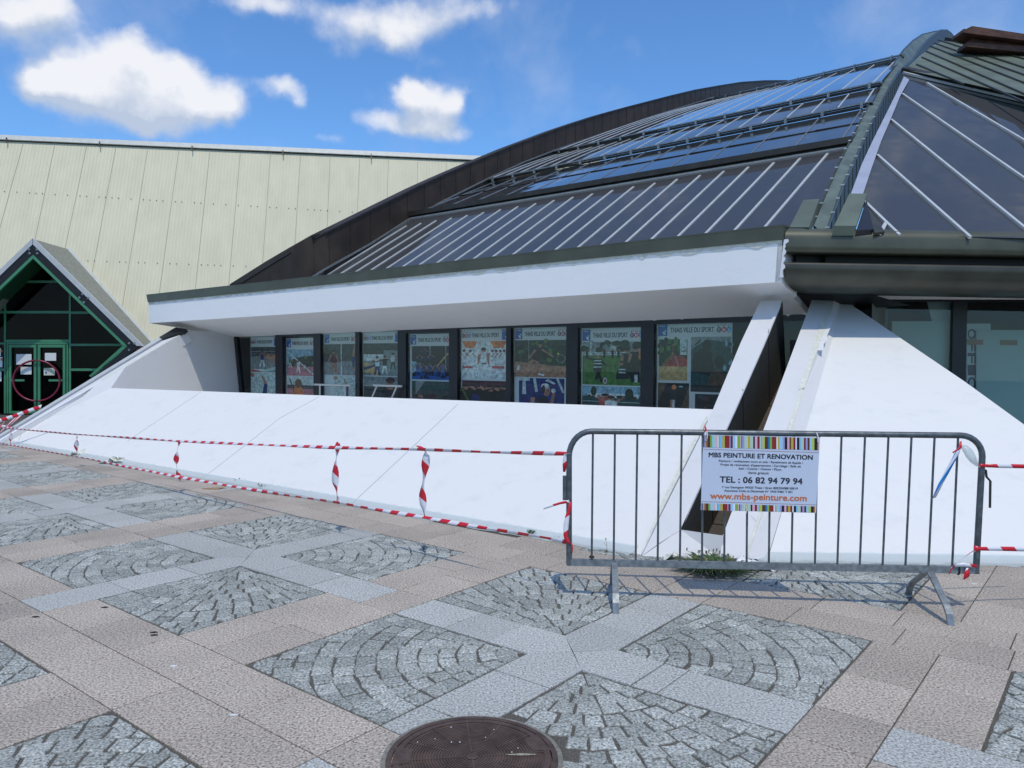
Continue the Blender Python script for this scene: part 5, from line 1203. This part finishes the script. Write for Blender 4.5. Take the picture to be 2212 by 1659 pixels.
for (x0, y0, x1, y1, mt, lab) in ((140, 1055, 272, 1145, 'paper', 'large white notice high on the left door leaf'), (178, 1165, 272, 1230, 'paper', 'white notice lower on the left door leaf inside the ring'),
                                  (388, 1045, 485, 1112, 'paper', 'white notice high on the right door leaf'), (378, 1175, 474, 1238, 'cream_paper', 'cream notice with a small blue emblem on the right door leaf'),
                                  (-20, 1080, 20, 1168, 'paper', 'notice with an orange picture left of the doors'), (-30, 1205, 12, 1290, 'paper', 'white notice low at the left edge of the glazing'), (-30, 1005, 8, 1070, 'paper', 'white notice above the orange picture at the left edge')):
    (a, b), (c, d) = zc(x0, y0), zc(x1, y1); mb = MB(); mb.prism([GL(a, d, -.035), GL(c, d, -.035), GL(c, b, -.035), GL(a, b, -.035)], MB_*.004, mt)
    if mt == 'cream_paper': mb.poly([GL(a+5+2.5*math.cos(k), b+10-3*math.sin(k), -.038) for k in [0, 1, 2, 3, 4, 5]], col_mat(srgb(60, 110, 180)))
    if 'orange' in lab: mb.poly([GL(1, b+8, -.038), GL(5, b+8, -.038), GL(5, b+3, -.038), GL(1, b+3, -.038)], col_mat(srgb(220, 110, 50)))
    tag(mb.build('notice'), lab, 'notice', 'paper notices on the entrance glass')
# ramp of pale panels seen through the transom
for k, (x0, x1) in enumerate(((228, 330), (330, 450), (450, 535))):
    pass
# litter bin at the left edge
bp = on(-6, 893, Zv, (0, 0, 0)); bp = bp - MB_*1.0
t = empty('litter_bin', bp, 'dark green rounded litter bin at the left edge by the entrance', 'bin')
mb = MB(); prof_b = [(.0, .0), (.20, .0), (.23, .05), (.25, .45), (.25, .62), (.24, .63)]
mb.grid([[bp+X*(r_*math.cos(2*math.pi*k/20))+Y*(r_*math.sin(2*math.pi*k/20))+Zv*z for k in range(21)] for r_, z in prof_b], 'bin_green', smooth=True); mb.build('body', t)
mb = MB(); mb.grid([[bp+X*(r_*math.cos(2*math.pi*k/20))+Y*(r_*math.sin(2*math.pi*k/20))+Zv*z for k in range(21)] for r_, z in ((.265, .62), (.27, .66), (.22, .76), (.1, .82), (0, .83))], 'bin_green', smooth=True); mb.build('lid', t)

# ================================================================== CROWD BARRIER
BP, BPm = Vector((.697, 5.09, 0)), Vector((2.631, 4.905, 0))
azb = math.degrees(math.atan2(BPm.y-BP.y, BPm.x-BP.x)); bx_ = unit(azb); bn = unit(azb-90)   # bn towards the viewer
z7 = lambda x, y: (1192.4+x*.461, 898.6+y*.461)
def BR(x, y, off=0): return on(*z7(x, y), bn, BP+bn*off)
bar0 = BP*.5+BPm*.5
t = empty('crowd_barrier', (bar0.x, bar0.y, 0), 'grey galvanised steel crowd barrier in front of the white walls', 'barrier')
def arc(c, a, b, n=7): return [c + a*math.cos(math.pi/2*k/n) + b*math.sin(math.pi/2*k/n) for k in range(n+1)]
tl_, tr_ = BR(185, 72), BR(1915, 91); pl0, pr0 = BR(80, 190), BR(2016, 190); plb, prb = BR(80, 697), BR(1986, 737)
cL = Vector((tl_.x, tl_.y, pl0.z)); cR = Vector((tr_.x, tr_.y, pr0.z))
mb = MB(); pts = [plb, lerp(plb, pl0, .5)] + arc(cL, pl0-cL, tl_-cL) + [lerp(tl_, tr_, k/4) for k in (1, 2, 3)] + arc(cR, tr_-cR, pr0-cR) + [lerp(pr0, prb, .5), prb]
mb.tube(pts, .0195, 'galvanised', 14); mb.tube([BR(1250, 68)-bx_*.004, BR(1250, 68)-bx_*.004+Zv*-.0], .02, 'galvanised') if False else None
q = BR(1252, 85); mb.tube([q-bx_*.006, q+bx_*.006], .0215, 'galvanised', 14); mb.build('frame_tube', t, bar0)
mb = MB(); a_, b_ = BR(70, 684), BR(1998, 722); mb.bar(a_, b_, .03, .044, 'zinc'); mb.build('bottom_rail', t, bar0)
tops = [192, 295, 400, 503, 608, 706, 812, 917, 1024, 1134, 1245, 1357, 1467, 1577, 1685, 1793, 1903]; bots = [186, 289, 392, 495, 599, 703, 807, 912, 1016, 1122, 1232, 1337, 1442, 1549, 1656, 1764, 1875]
for xa, xb in zip(tops, bots):
    f = xa/2000; mb = MB(); mb.tube([BR(xa, 76+f*18), BR(xb, 672+f*36)], .0072, 'galvanised', 8); mb.build('upright_bar', t, bar0)
for (hx, lab, skip) in ((BR(293, 690), 'left foot', 0), (BR(1768, 725), 'right foot', 0)):
    base = Vector((hx.x, hx.y, 0)); foot = MB()
    for sgn in (1, -1):
        P3 = [base+bn*(.012*sgn)+Zv*.235, base+bn*(.06*sgn)+Zv*.215, base+bn*(.235*sgn)+Zv*.105, base+bn*(.285*sgn)+Zv*.06, base+bn*(.305*sgn)+Zv*.004]
        if lab == 'left foot': off = bx_*.0
        mb = MB()
        w_ = [.042, .042, .042, .04, .04]
        for p, q2 in zip(P3[:-1], P3[1:]): mb.bar(p, q2+(q2-p).normalized()*.006, .040, .016, 'zinc', up=bx_.cross((q2-p)).normalized())
        mb.build('leg', t, bar0)
mb = MB(); mb.prism([BR(50, 395, .012), BR(68, 395, .012), BR(68, 282, .012), BR(50, 282, .012)], -bn*.03, 'galvanised'); mb.build('hinge_plate', t, bar0)
mb = MB(); mb.tube([BR(2020, 250), BR(2033, 255), BR(2036, 285), BR(2054, 305), BR(2052, 430)], .0075, 'bronze_trim', 8); mb.build('hook', t, bar0)
for x, y in ((186, 660), (1903, 722)):
    mb = MB(); c = BR(x, y); n_ = 14
    mb.tube([c+bx_*(.014*math.cos(2*math.pi*k/n_))+bn*(.02*math.sin(2*math.pi*k/n_)) for k in range(n_+1)] if y < 700 else [c+Zv*(.028*math.cos(2*math.pi*k/n_))+bn*(.022*math.sin(2*math.pi*k/n_)) for k in range(n_+1)], .005, 'rubber', 6); mb.build('rubber_band', t, bar0)

# ---- painter's sign on the barrier
z8 = lambda x, y: ((1740+x*.1537)/1.1573, (1070+y*.1537)/1.1573)
SO = .034
def SG(x, y, off=0): return on(*z8(x, y), bn, BP+bn*(SO+off))
sq = SG(80, 1335)
t = empty('advertising_sign', sq, 'white painter\'s sign with multicoloured stripes tied to the crowd barrier', 'sign')
mb = MB(); mb.prism([SG(80, 1335), SG(1952, 1382), SG(2018, 152), SG(118, 108)], -bn*.006, 'sign_face'); mb.build('panel', t)
seq = [(118, 135, 'k'), (135, 160, 'v'), (160, 185, 'o'), (185, 232, 'n'), (232, 265, 'g'), (265, 300, 'c'), (300, 325, 'p'), (325, 350, 'r'), (350, 368, 'w'), (368, 382, 'g'), (382, 425, 'b'), (425, 470, 'y'), (470, 490, 'n'), (490, 545, 'd'), (545, 562, 'v'), (562, 598, 'm'), (598, 640, 'c'), (640, 672, 'w'), (672, 722, 'g'), (722, 738, 'r'), (738, 750, 'k'), (750, 785, 'v'), (785, 830, 'p'), (830, 838, 'w'), (838, 880, 'y'), (880, 930, 'p'), (930, 958, 'k'), (958, 998, 'r'), (998, 1035, 'm'), (1035, 1060, 'p'), (1060, 1080, 'v'), (1080, 1118, 'l'), (1118, 1172, 'n'), (1172, 1200, 'B'), (1200, 1235, 'g'), (1235, 1308, 'd'), (1308, 1330, 'w'), (1330, 1360, 'y'), (1360, 1410, 'c'), (1410, 1442, 'v'), (1442, 1485, 'k'), (1485, 1520, 'r'), (1520, 1545, 'n'), (1545, 1585, 'y'), (1585, 1618, 'm'), (1618, 1640, 'w'), (1640, 1680, 'k'), (1680, 1705, 'b'), (1705, 1755, 'p'), (1755, 1785, 'm'), (1785, 1815, 'v'), (1815, 1848, 'n'), (1848, 1885, 'c'), (1885, 1925, 'l'), (1925, 1970, 'k'), (1970, 1992, 'o')]
SC = dict(k=(25, 18, 30), v=(160, 160, 205), o=(170, 110, 40), n=(85, 50, 35), g=(130, 175, 75), c=(160, 205, 235), p=(180, 205, 190), r=(225, 175, 195), w=(225, 232, 245), b=(120, 190, 230), y=(190, 170, 70), d=(140, 35, 30), m=(125, 25, 50), l=(185, 200, 90), B=(0, 115, 175))
for nm, (ya, yb, y2a, y2b), sc in (('upper_stripes', (112, 312, 165, 362), None), ('lower_stripes', (1225, 1335, 1278, 1378), 1)):
    mb = MB()
    for a, b, c in seq:
        if sc: a, b = 90+(a-118)*.9845, 90+(b-118)*.9845
        f0, f1 = (a-100)/1900, (b-100)/1900
        T0_, T1_ = ya+(y2a-ya)*f0, ya+(y2a-ya)*f1; B0__, B1__ = yb+(y2b-yb)*f0, yb+(y2b-yb)*f1
        mb.poly([SG(a, B0__, .0012), SG(b, B1__, .0012), SG(b, T1_, .0012), SG(a, T0_, .0012)], col_mat(srgb(*SC[c])))
    mb.build(nm, t)
tx = lambda x, y: SG(x, -y, .0014)
ink, org = col_mat(srgb(28, 28, 42)), col_mat(srgb(205, 110, 50))
mb = MB()
for body, p0, p1, cap, bd, mt in (
    ('MBS PEINTURE ET RENOVATION', (208, 470), (1895, 515), 76, .026, ink),
    ('Peinture / revêtement murs et sols / Ravalement de façade /', (373, 548), (1740, 583), 34, .012, ink),
    ("Projet de rénovation d'appartement / Carrelage / Salle de", (400, 608), (1705, 640), 34, .012, ink),
    ('bain / Cuisine / Cloison / Placo.', (698, 672), (1395, 690), 34, .012, ink),
    ('devis gratuit', (850, 742), (1183, 752), 38, .012, ink),
    ('TEL : 06 82 94 79 94', (388, 882), (1728, 915), 100, .024, ink),
    ('7 rue Georgeon 94320 Thiais / Siret: 805204088 00019', (425, 975), (1655, 1000), 35, .012, ink),
    ('Assurance Civile et Décennale N° 194319481 T 001', (460, 1033), (1565, 1057), 35, .012, ink),
    ('www.mbs-peinture.com', (232, 1148), (1797, 1190), 104, .022, org)):
    lay_text(mb, body, mt, tx, (p0[0], -p0[1]), (p1[0], -p1[1]), cap, bd, bn)
mb.build('lettering', t)
mb = MB()
for (x0, y0, x1, y1) in ((115, 345, 2005, 400), (90, 1195, 1955, 1250)): mb.poly([SG(x0, y0+3, .001), SG(x1, y1+3, .001), SG(x1, y1-3, .001), SG(x0, y0-3, .001)], col_mat(srgb(170, 110, 110)))
mb.build('rule_line', t)
for (x, y) in ((180, 140), (1980, 190), (820, 1345)):
    mb = MB(); p = SG(x, y, .006); mb.tube([p-Zv*.015, p+bn*.006+Zv*.02, p-bn*.03+Zv*.045], .003, 'white_plastic' if x != 820 else 'cream_tape', 6); mb.build('cable_tie', t)

# ================================================================== HAZARD TAPES
def ribbon(pts, widths, wdirs, mat='hazard_tape', name='hazard_tape', label='', group=None, per=None, thick=.0008, uoff=0):
    pts = [Vector(p) for p in pts]; mb = MB(); u = uoff; vs, uv = [], []
    for i, p in enumerate(pts):
        if i: u += (pts[i]-pts[i-1]).length
        w = widths[i] if isinstance(widths, (list, tuple)) else widths
        d = Vector(wdirs[i] if isinstance(wdirs, list) else wdirs).normalized()
        vs += [p-d*(w/2), p+d*(w/2)]; uv += [(u, -w/2), (u, w/2)]
    mb.add(vs, [[2*i, 2*i+1, 2*i+3, 2*i+2] for i in range(len(pts)-1)], mat, uvs=uv, smooth=True)
    o = mb.build(name, origin=pts[0]); 
    so_ = o.modifiers.new('thickness', 'SOLIDIFY'); so_.thickness = thick
    return tag(o, label, 'tape', group)
TG = 'red and white hazard tapes'
T_A, T_B = Vector((.37, 5.12, 0)), Vector((-9.5, 13.9, 0)); aT = math.degrees(math.atan2(T_B.y-T_A.y, T_B.x-T_A.x)); nT = unit(aT+90)
def TP(x, y): return onv(x, y, T_A, aT)
def interp_line(ctrl, n):
    out = []
    for (x0, y0), (x1, y1) in zip(ctrl[:-1], ctrl[1:]):
        for k in range(n): out.append((x0+(x1-x0)*k/n, y0+(y1-y0)*k/n))
    return out+[ctrl[-1]]
upc = [(1224, 980), (1060, 977), (905, 970.5), (726, 967), (560, 960.5), (385, 953), (270, 945), (160, 938), (40, 927), (6, 922)]
pu = interp_line(upc, 5)
tw = lambda i: [Zv, (Zv+nT*.5)][i % 2]
ribbon([TP(*p) for p in pu], [.026+.006*math.sin(i*.9) for i in range(len(pu))], [(Zv+nT*.7*math.sin(i*.23)) for i in range(len(pu))], label='upper red and white tape strung across in front of the long sloping wall', group=TG)
lwc = [(1228, 1172), (1180, 1162), (1100, 1149), (1000, 1133), (916, 1117), (830, 1104), (726, 1085), (620, 1070), (520, 1054), (385, 1030), (270, 1008), (185, 990), (100, 975), (0, 957)]
plw = interp_line(lwc, 4)
ribbon([TP(*p) for p in plw], [.029+.006*math.sin(i*1.1) for i in range(len(plw))], [(Zv+nT*.8*math.sin(i*.31)) for i in range(len(plw))], label='lower red and white tape running close to the ground along the sloping wall', group=TG, uoff=.05)
def tie(ctrl, wid, lab, ph=0):
    pts = interp_line(ctrl, 4); n_ = len(pts)
    ws = [wid*(.5+.5*math.sin(math.pi*(i+.6)/(n_+.4))**.8) for i in range(n_)]
    ribbon([TP(*p)-nT*.0+nT*(-.02) for p in pts], ws, [unit(aT)*1.0+nT*.6*math.sin(i*.7+ph) for i in range(n_)], label=lab, group=TG)
tie([(726, 955), (725, 970), (721, 1000), (720, 1040), (724, 1070), (729, 1087)], .068, 'vertical tape tie fourth from the left, mostly red at its foot')
tie([(898, 963), (914, 972), (917, 985), (914, 1015), (908, 1060), (910, 1092), (913, 1117)], .070, 'vertical tape tie nearest the crowd barrier with a long red end', 1)
tie([(385, 951), (380, 970), (377, 990), (377, 1005), (381, 1022), (384, 1040)], .075, 'vertical tape tie third from the left, red at mid height', 2)
tie([(163, 937), (163, 950), (161, 965), (165, 990)], .085, 'vertical tape tie second from the left end', 3)
tie([(21, 925), (21, 935), (20, 950), (19, 958)], .075, 'small vertical tape tie at the left end of the wall', 3)
ribbon([BR(80, 176, .024), BR(66, 178, .01), BR(62, 200, .01), BR(60, 225, .01), BR(57, 262, .01)], [.03, .028, .03, .03, .016], bx_, label='loose tape end hanging from the upper left of the crowd barrier', group=TG, uoff=.12)
ribbon([BR(-40, 435), BR(0, 420), BR(40, 408), BR(80, 400, .024)], [.01, .016, .016, .02], Zv, label='stray tape end sticking out left of the barrier post at mid height', group=TG, uoff=.13)
ribbon([BR(84, 402, .024), BR(82, 430, .024), BR(72, 470, .026), BR(66, 510, .026), BR(64, 560, .026), BR(72, 590, .028), BR(90, 600, .024)], [.012, .02, .028, .034, .03, .03, .02], bx_, label='twisted tape running down the left post of the barrier', group=TG)
ribbon([BR(94, 598, .024), BR(96, 620, .02), BR(92, 648, .02)], [.008, .008, .006], bx_, label='thin red tape strand below the left barrier post knot', group=TG)
ribbon([BR(722, 118, .04), BR(718, 95, .03), BR(722, 70, .026), BR(716, 42, .03)], [.012, .018, .016, .006], bx_, label='short tape knot on the top rail above the sign', group=TG, uoff=.14)
ribbon([BR(2002, 232, .024), BR(2030, 233, .024)], .022, Zv, label='red tape wrapped round the right barrier post', group=TG)
far_r = BR(2060, 236)
ribbon([BR(2030, 233, .02), BR(2100, 234, -.02), BR(2212, 236, -.06), BR(2400, 238, -.12)], [.02, .026, .026, .026], Zv, label='upper tape leaving the barrier to the right', group=TG)
ribbon([BR(1975, 622, .024), BR(2005, 622, .024), BR(2100, 622, -.02), BR(2212, 624, -.06), BR(2400, 628, -.12)], [.044, .024, .028, .03, .03], Zv, label='lower tape leaving the barrier to the right', group=TG)
ribbon([BR(2000, 615, .024), BR(1975, 632, .03), BR(1940, 655, .03), BR(1905, 680, .03), BR(1880, 700, .03), BR(1860, 745, .03)], [.02, .028, .03, .03, .03, .008], Zv+bx_, label='tape loop round the lower right corner of the barrier', group=TG)
ribbon([BR(1885, 700, .026), BR(1930, 696, .03), BR(1990, 704, .028)], [.02, .024, .018], Zv, label='tape crossing the lower rail by the right post', group=TG, uoff=.1)
ribbon([BR(1946, 712, .028), BR(1945, 735, .028), BR(1942, 752, .028), BR(1930, 766, .028)], [.012, .034, .034, .008], bx_, label='red tape end dangling below the lower right rail', group=TG, uoff=-.01)
mbd = [BR(1912, 140, .02), BR(1895, 180, .03), BR(1860, 245, .032), BR(1820, 320, .032), BR(1790, 385, .03)]
o = ribbon(mbd, [.024, .040, .040, .038, .026], Vector((.92, 0, .35)), mat='blue_ribbon', name='ribbon', label='blue and white printed ribbon hanging from the last bar of the barrier')
ribbon([BR(1915, 118, .02), BR(1912, 150, .026), BR(1880, 170, .03), BR(1895, 182, .03)], [.012, .02, .014, .01], bx_, name='ribbon', label='small pink and white knot at the top of the last barrier bar')
ribbon([BR(1915, 138, .02), BR(1935, 150, .03), BR(1955, 175, .035), BR(1975, 205, .035), BR(1995, 234, .028)], [.014, .045, .06, .05, .014], Vector((.7, 0, .7)), mat='plastic_film', name='plastic_film', label='crumpled clear plastic tied between the last bar and the right post')['category'] = 'plastic'
ribbon([BR(920, 450, .04), BR(935, 470, .04), BR(957, 496, .04)], [.004, .006, .003], bx_, mat='white_plastic', name='string', label='thin white string hanging under the sign')['category'] = 'string'
# tapes at the far left end
def GT(x, y, k=13.9): return on(x, y, Y, (0, k, 0))
z1 = lambda x, y: (x*.3125, 483.9+y*.3125)
def zt(l, k=13.5): return [GT(*z1(*p), k) for p in l]
ribbon(zt(interp_line([(-60, 1385), (0, 1358), (80, 1333), (165, 1303), (230, 1280), (285, 1262)], 3)), .075, Zv+X*.3, label='striped tape rising to the right at the far left edge', group=TG)
ribbon(zt([(175, 1290), (150, 1325), (110, 1350), (60, 1385), (0, 1440), (-30, 1470)]), [.06, .16, .2, .2, .16, .1], Zv+X*.8, label='wide loose tape slanting down at the far left edge', group=TG, uoff=.15)
ribbon(zt([(60, 1335), (35, 1360), (10, 1395), (-20, 1420)]), [.05, .12, .12, .08], Zv+X*.6, label='short red tape end at the far left edge', group=TG)
ribbon(zt([(-30, 1395), (30, 1402), (80, 1410), (110, 1410)], 13.6), [.06, .06, .05, .03], Zv, label='knotted tape end where the fence tape meets the left fin', group=TG)

# ================================================================== MASKING TAPE AND SHEETING
def ragged(p0, p1, w0, w1, dirv, n, mat, label, name='masking_tape', off=Vector((0, 0, 0)), thick=.002, amp=.5, par=None):
    mb = MB(); rows_ = []
    for k in range(n+1):
        p = lerp(p0, p1, k/n)+off; w = w0+(w1-w0)*k/n
        e = w*(1-amp*random.random()); rows_.append([p, p+dirv*e])
    vs = [q for r_ in rows_ for q in r_]
    mb.add(vs, [[2*i, 2*i+1, 2*i+3, 2*i+2] for i in range(n)], mat)
    o = mb.build(name, origin=rows_[0][0]); sm = o.modifiers.new('thickness', 'SOLIDIFY'); sm.thickness = thick
    return tag(o, label, 'masking tape', 'painters masking tape')
ragged(FTl+Zv*.004, FTr+Zv*.004, .05, .085, -Zv, 150, 'cream_tape', 'long torn masking tape under the flashing of the fascia', off=nf*.012, amp=.8)
ragged(FTr-Zv*.0+BH*.02, FR_+Zv*.05, .06, .05, BH, 16, 'white_plastic', 'torn white tape down the right end of the fascia', off=nf*.012+BH*.002, amp=.7)
ragged(L(-13.3, 4.905, WZ(-13)+.13), L(.2, 4.905, WZ(.2)+.13), .09, .11, -Zv, 150, 'old_white', 'peeling strip of tape along the window heads', amp=.7)
ragged(SR(1799, 668, FO+.004), SR(1765, 757, FO+.004), .05, .07, -unit(150)*1, 8, 'white_plastic', 'short white tape at the head of the right fin', amp=.3)
zq = lambda x, y: (1555.3+x*.3126, 483.9+y*.3126)
def onfin(l, off=.006): return [SR(*zq(*p), FO+off) for p in l]
mb = MB(); a = onfin([(735, 600), (785, 560), (752, 675), (745, 700), (640, 960), (585, 1130), (560, 1140), (540, 1145), (620, 930), (690, 700), (680, 692), (715, 680)])
mb.prism(a, -NR*.003, 'cream_tape'); tag(mb.build('masking_tape'), 'wide cream masking tape half way down the right fin edge', 'masking tape', 'painters masking tape')
mb = MB(); a = onfin([(552, 1145), (578, 1140), (490, 1430), (466, 1430)]) + [SR(1616, 1196, FO+.006), SR(1611, 1196, FO+.006)]
mb.prism([a[0], a[1], a[2], a[4], a[5], a[3]], -NR*.003, 'cream_tape'); tag(mb.build('masking_tape'), 'narrow cream masking tape at the foot of the right fin edge', 'masking tape', 'painters masking tape')
mb = MB(); a = [SL(*z7(x, y), .04) for x, y in ((722, 0), (735, 5), (545, 400), (560, 345), (512, 450), (470, 545), (440, 600), (425, 640), (418, 640), (500, 440), (520, 385))]
mb.poly([a[0], a[1], a[4], a[5], a[7], a[8], a[9], a[10]], 'cream_tape'); o = mb.build('masking_tape'); tag(o, 'cream masking tape down the left edge of the channel strip', 'masking tape', 'painters masking tape')
mb = MB(); a = [SL(*z1(x, y), .085) for x, y in ((1155, 808), (1160, 820), (720, 1085), (705, 1075))]
mb.prism(a, -NL*.003, 'cream_tape'); tag(mb.build('masking_tape'), 'cream masking tape on the upper half of the left fin', 'masking tape', 'painters masking tape')
mb = MB(); a = [SL(*z1(x, y), .085) for x, y in ((700, 1080), (706, 1090), (0, 1500), (0, 1488))]
mb.prism(a, -NL*.003, 'white_plastic'); tag(mb.build('masking_tape'), 'white masking tape on the lower half of the left fin', 'masking tape', 'painters masking tape')
def sheet(p0, p1, hd, n, w, label, seed):
    random.seed(seed); mb = MB(); rows_ = []
    for k in range(n+1):
        p = lerp(p0, p1, k/n); ww = w*(.55+.6*random.random()); r_ = []
        for j in range(5):
            f = j/4; r_.append(p - hd*(ww*(1-f)) + hd*.07*f + Zv*(.004 + (f*f)*.045 + random.uniform(0, .012)*(f > 0)))
        rows_.append(r_)
    mb.grid(rows_, 'plastic_film', smooth=True)
    o = mb.build('masking_sheet', origin=p0); return tag(o, label, 'plastic sheet', 'plastic masking sheets')
sheet(A1+BH*-13.0, A1+BH*-.1, NH, 190, .11, 'crumpled plastic masking sheet along the foot of the long sloping wall', 3)
sheet(Rr(-.25, .0), Rr(5.8, .0), MH, 90, .12, 'crumpled plastic masking sheet along the foot of the right sloping wall', 5)
random.seed(21)
def crumple(c, s, mat, label, name='plastic_scrap', cat='plastic'):
    mb = MB(); n_ = 9; rows_ = []
    for i in range(4):
        rows_.append([c+X*(s*(k/(n_-1)-.5)*1.6+random.uniform(-.15, .15)*s)+Y*(s*(i/3-.5)*.8)+Zv*(random.uniform(.004, .5*s)*(math.sin(math.pi*k/(n_-1)))) for k in range(n_)])
    mb.grid(rows_, mat, smooth=False); o = mb.build(name, origin=c); return tag(o, label, cat)
crumple(gnd(176, 984), .22, 'cream_tape', 'crumpled cream plastic scrap below the second tape tie')
crumple(gnd(247, 1001), .22, 'cream_tape', 'crumpled cream plastic scrap beside a small weed left of centre')
crumple(gnd(1612, 1228), .22, 'white_plastic', 'crumpled white plastic scrap right of the grass tuft')
crumple(gnd(1455, 1208), .12, 'cream_tape', 'little cream plastic scrap left of the grass tuft')
mb = MB(); c = gnd(459, 1056); mb.prism([c+X*-.12+Y*-.03+Zv*.004, c+X*.08+Y*-.05+Zv*.004, c+X*.16+Y*.05+Zv*.02, c+X*-.02+Y*.03+Zv*.006], Zv*.006, 'cardboard'); tag(mb.build('cardboard_scrap'), 'flat tan cardboard scrap on the pink paving', 'cardboard')
bits = MB()
for x, y in ((247/1, 0),):
    pass
for k, (x, y) in enumerate([(76.5, 1333.5), (226, 1313), (332, 1367), (333, 1373), (640, 951), (2105, 1262), (1655, 1210), (1748, 1232), (1755, 1240), (2093, 1240), (375, 1440), (505, 1546)]):
    c = gnd(x, y) if y > 1000 else gnd(x+90, y+290); s_ = .012 if k < 4 else .010; mt = 'rubber' if k < 4 else 'white_plastic'
    mb = MB(); mb.prism([c+X*-s_*1.8, c+Y*-s_*.5, c+X*s_*1.8+Y*s_*.3, c+Y*s_*.7], Zv*.006, mt)
    tag(mb.build('litter_chip'), ['small dark stub on the pink slabs at the lower left', 'small dark stub near the corner of a cobbled fan at left', 'upper one of two dark specks below the left cobbled fan', 'lower one of two dark specks below the left cobbled fan', 'white chip on the paving near the middle', 'white chip on the pink slab at far right', 'white chip right of the grass tuft', 'white flake on the cobbles behind the barrier', 'second white flake on the cobbles behind the barrier', 'white chip just behind the right foot of the barrier', 'white fleck on the pink slabs at left', 'white fleck on the slab below the left fan'][k], 'litter')

# ================================================================== WEEDS
def weed(c, n, h, spread, label, leaf=.012, mats=('blade', 'blade_dark'), name='weed', stalks=0, flat=False, cat='weed'):
    t_ = MB()
    for k in range(n):
        a = random.uniform(0, 2*math.pi); hh = h*random.uniform(.45, 1.1); out = spread*random.uniform(.3, 1.0)
        d = X*math.cos(a)+Y*math.sin(a); s = d.cross(Zv); b0 = c+d*random.uniform(0, spread*.35)+X*random.uniform(-spread*.5, spread*.5)
        w = leaf*random.uniform(.6, 1.2); z1_ = hh*(.25 if flat else 1)
        P5 = [b0, b0+d*out*.35+Zv*z1_*.6, b0+d*out*.75+Zv*z1_*.95, b0+d*out*1.05+Zv*z1_*.8]
        W5 = [w*.5, w, w*.8, w*.1]
        vs = [q for p, ww in zip(P5, W5) for q in (p-s*ww/2, p+s*ww/2)]
        t_.add(vs, [[2*i, 2*i+1, 2*i+3, 2*i+2] for i in range(3)], random.choice(mats), smooth=True)
    o = t_.build(name, origin=c)
    tag(o, label, cat)
    for k in range(stalks):
        mb = MB(); a = random.uniform(0, 6.28); top = c+X*random.uniform(-spread, spread*.8)+Y*random.uniform(-.05, .05)+Zv*h*random.uniform(1.3, 2.2); b0 = c+X*random.uniform(-spread*.4, spread*.4)
        mid = lerp(b0, top, .5)+X*random.uniform(-.03, .03); mb.tube([b0, mid, top], .0016, 'blade_dark', 5); mb.tube([top, top+Zv*.022+X*.003], [.004, .0055], 'straw', 6); mb.build('stalk', o)
    return o
weed(gnd(1548, 1234), 1100, .075, .25, 'large grass tuft with dandelion leaves at the foot of the channel', leaf=.009, name='grass_tuft', stalks=0, flat=False, mats=('blade', 'blade_dark', 'blade_dark', 'straw'), cat='grass')
weed(gnd(1535, 1215), 34, .05, .18, 'upright dandelions with seed heads behind the grass tuft', leaf=.022, stalks=9, name='dandelion')
for (x, y), n_, h, lab in (((1148, 1156), 34, .05, 'leafy little weed left of the barrier by the lower tape'), ((940, 1112), 16, .045, 'small weed poking through the plastic right of the longest tape tie'), ((918, 1113), 10, .02, 'tiny weed right beside the longest tape tie'),
                           ((980, 1120), 22, .04, 'spreading weed midway between the longest tape tie and the leafy weed'), ((1020, 1131), 6, .035, 'thin weed sprig just left of the leafy weed'), ((1207, 1164), 5, .04, 'bent weed sprig beside the left barrier post'),
                           ((258, 1000), 20, .09, 'dark weed next to the cream plastic scrap on the left'), ((517, 1042), 16, .06, 'small weed between the two middle tape ties'), ((562, 1053), 14, .05, 'low weed right of the small one between the middle tape ties'), ((578, 1054), 8, .04, 'tiny low weed closest to the third tape tie')):
    weed(gnd(x, y), n_, h, .045 if x > 700 else .07, lab, leaf=.014)
o = weed(gnd(1310, 1192), 5, .02, .02, 'thin dry weed stalk between the second and third barrier bars', leaf=.008)
mb = MB(); c = gnd(1310, 1192); mb.tube([c, c+Zv*.05+X*.004, c+Zv*.10-X*.006], .0016, 'straw', 5); mb.tube([c+Zv*.05, c+Zv*.075-X*.02], .0014, 'straw', 5); mb.tube([c+Zv*.10-X*.006, c+Zv*.115-X*.006], [.005, .004], 'straw', 6); mb.build('stalk', o)
for (a_, b_) in ((1.35, .55), (-1.2, -1.3), (-1.22, -.02)):
    pass
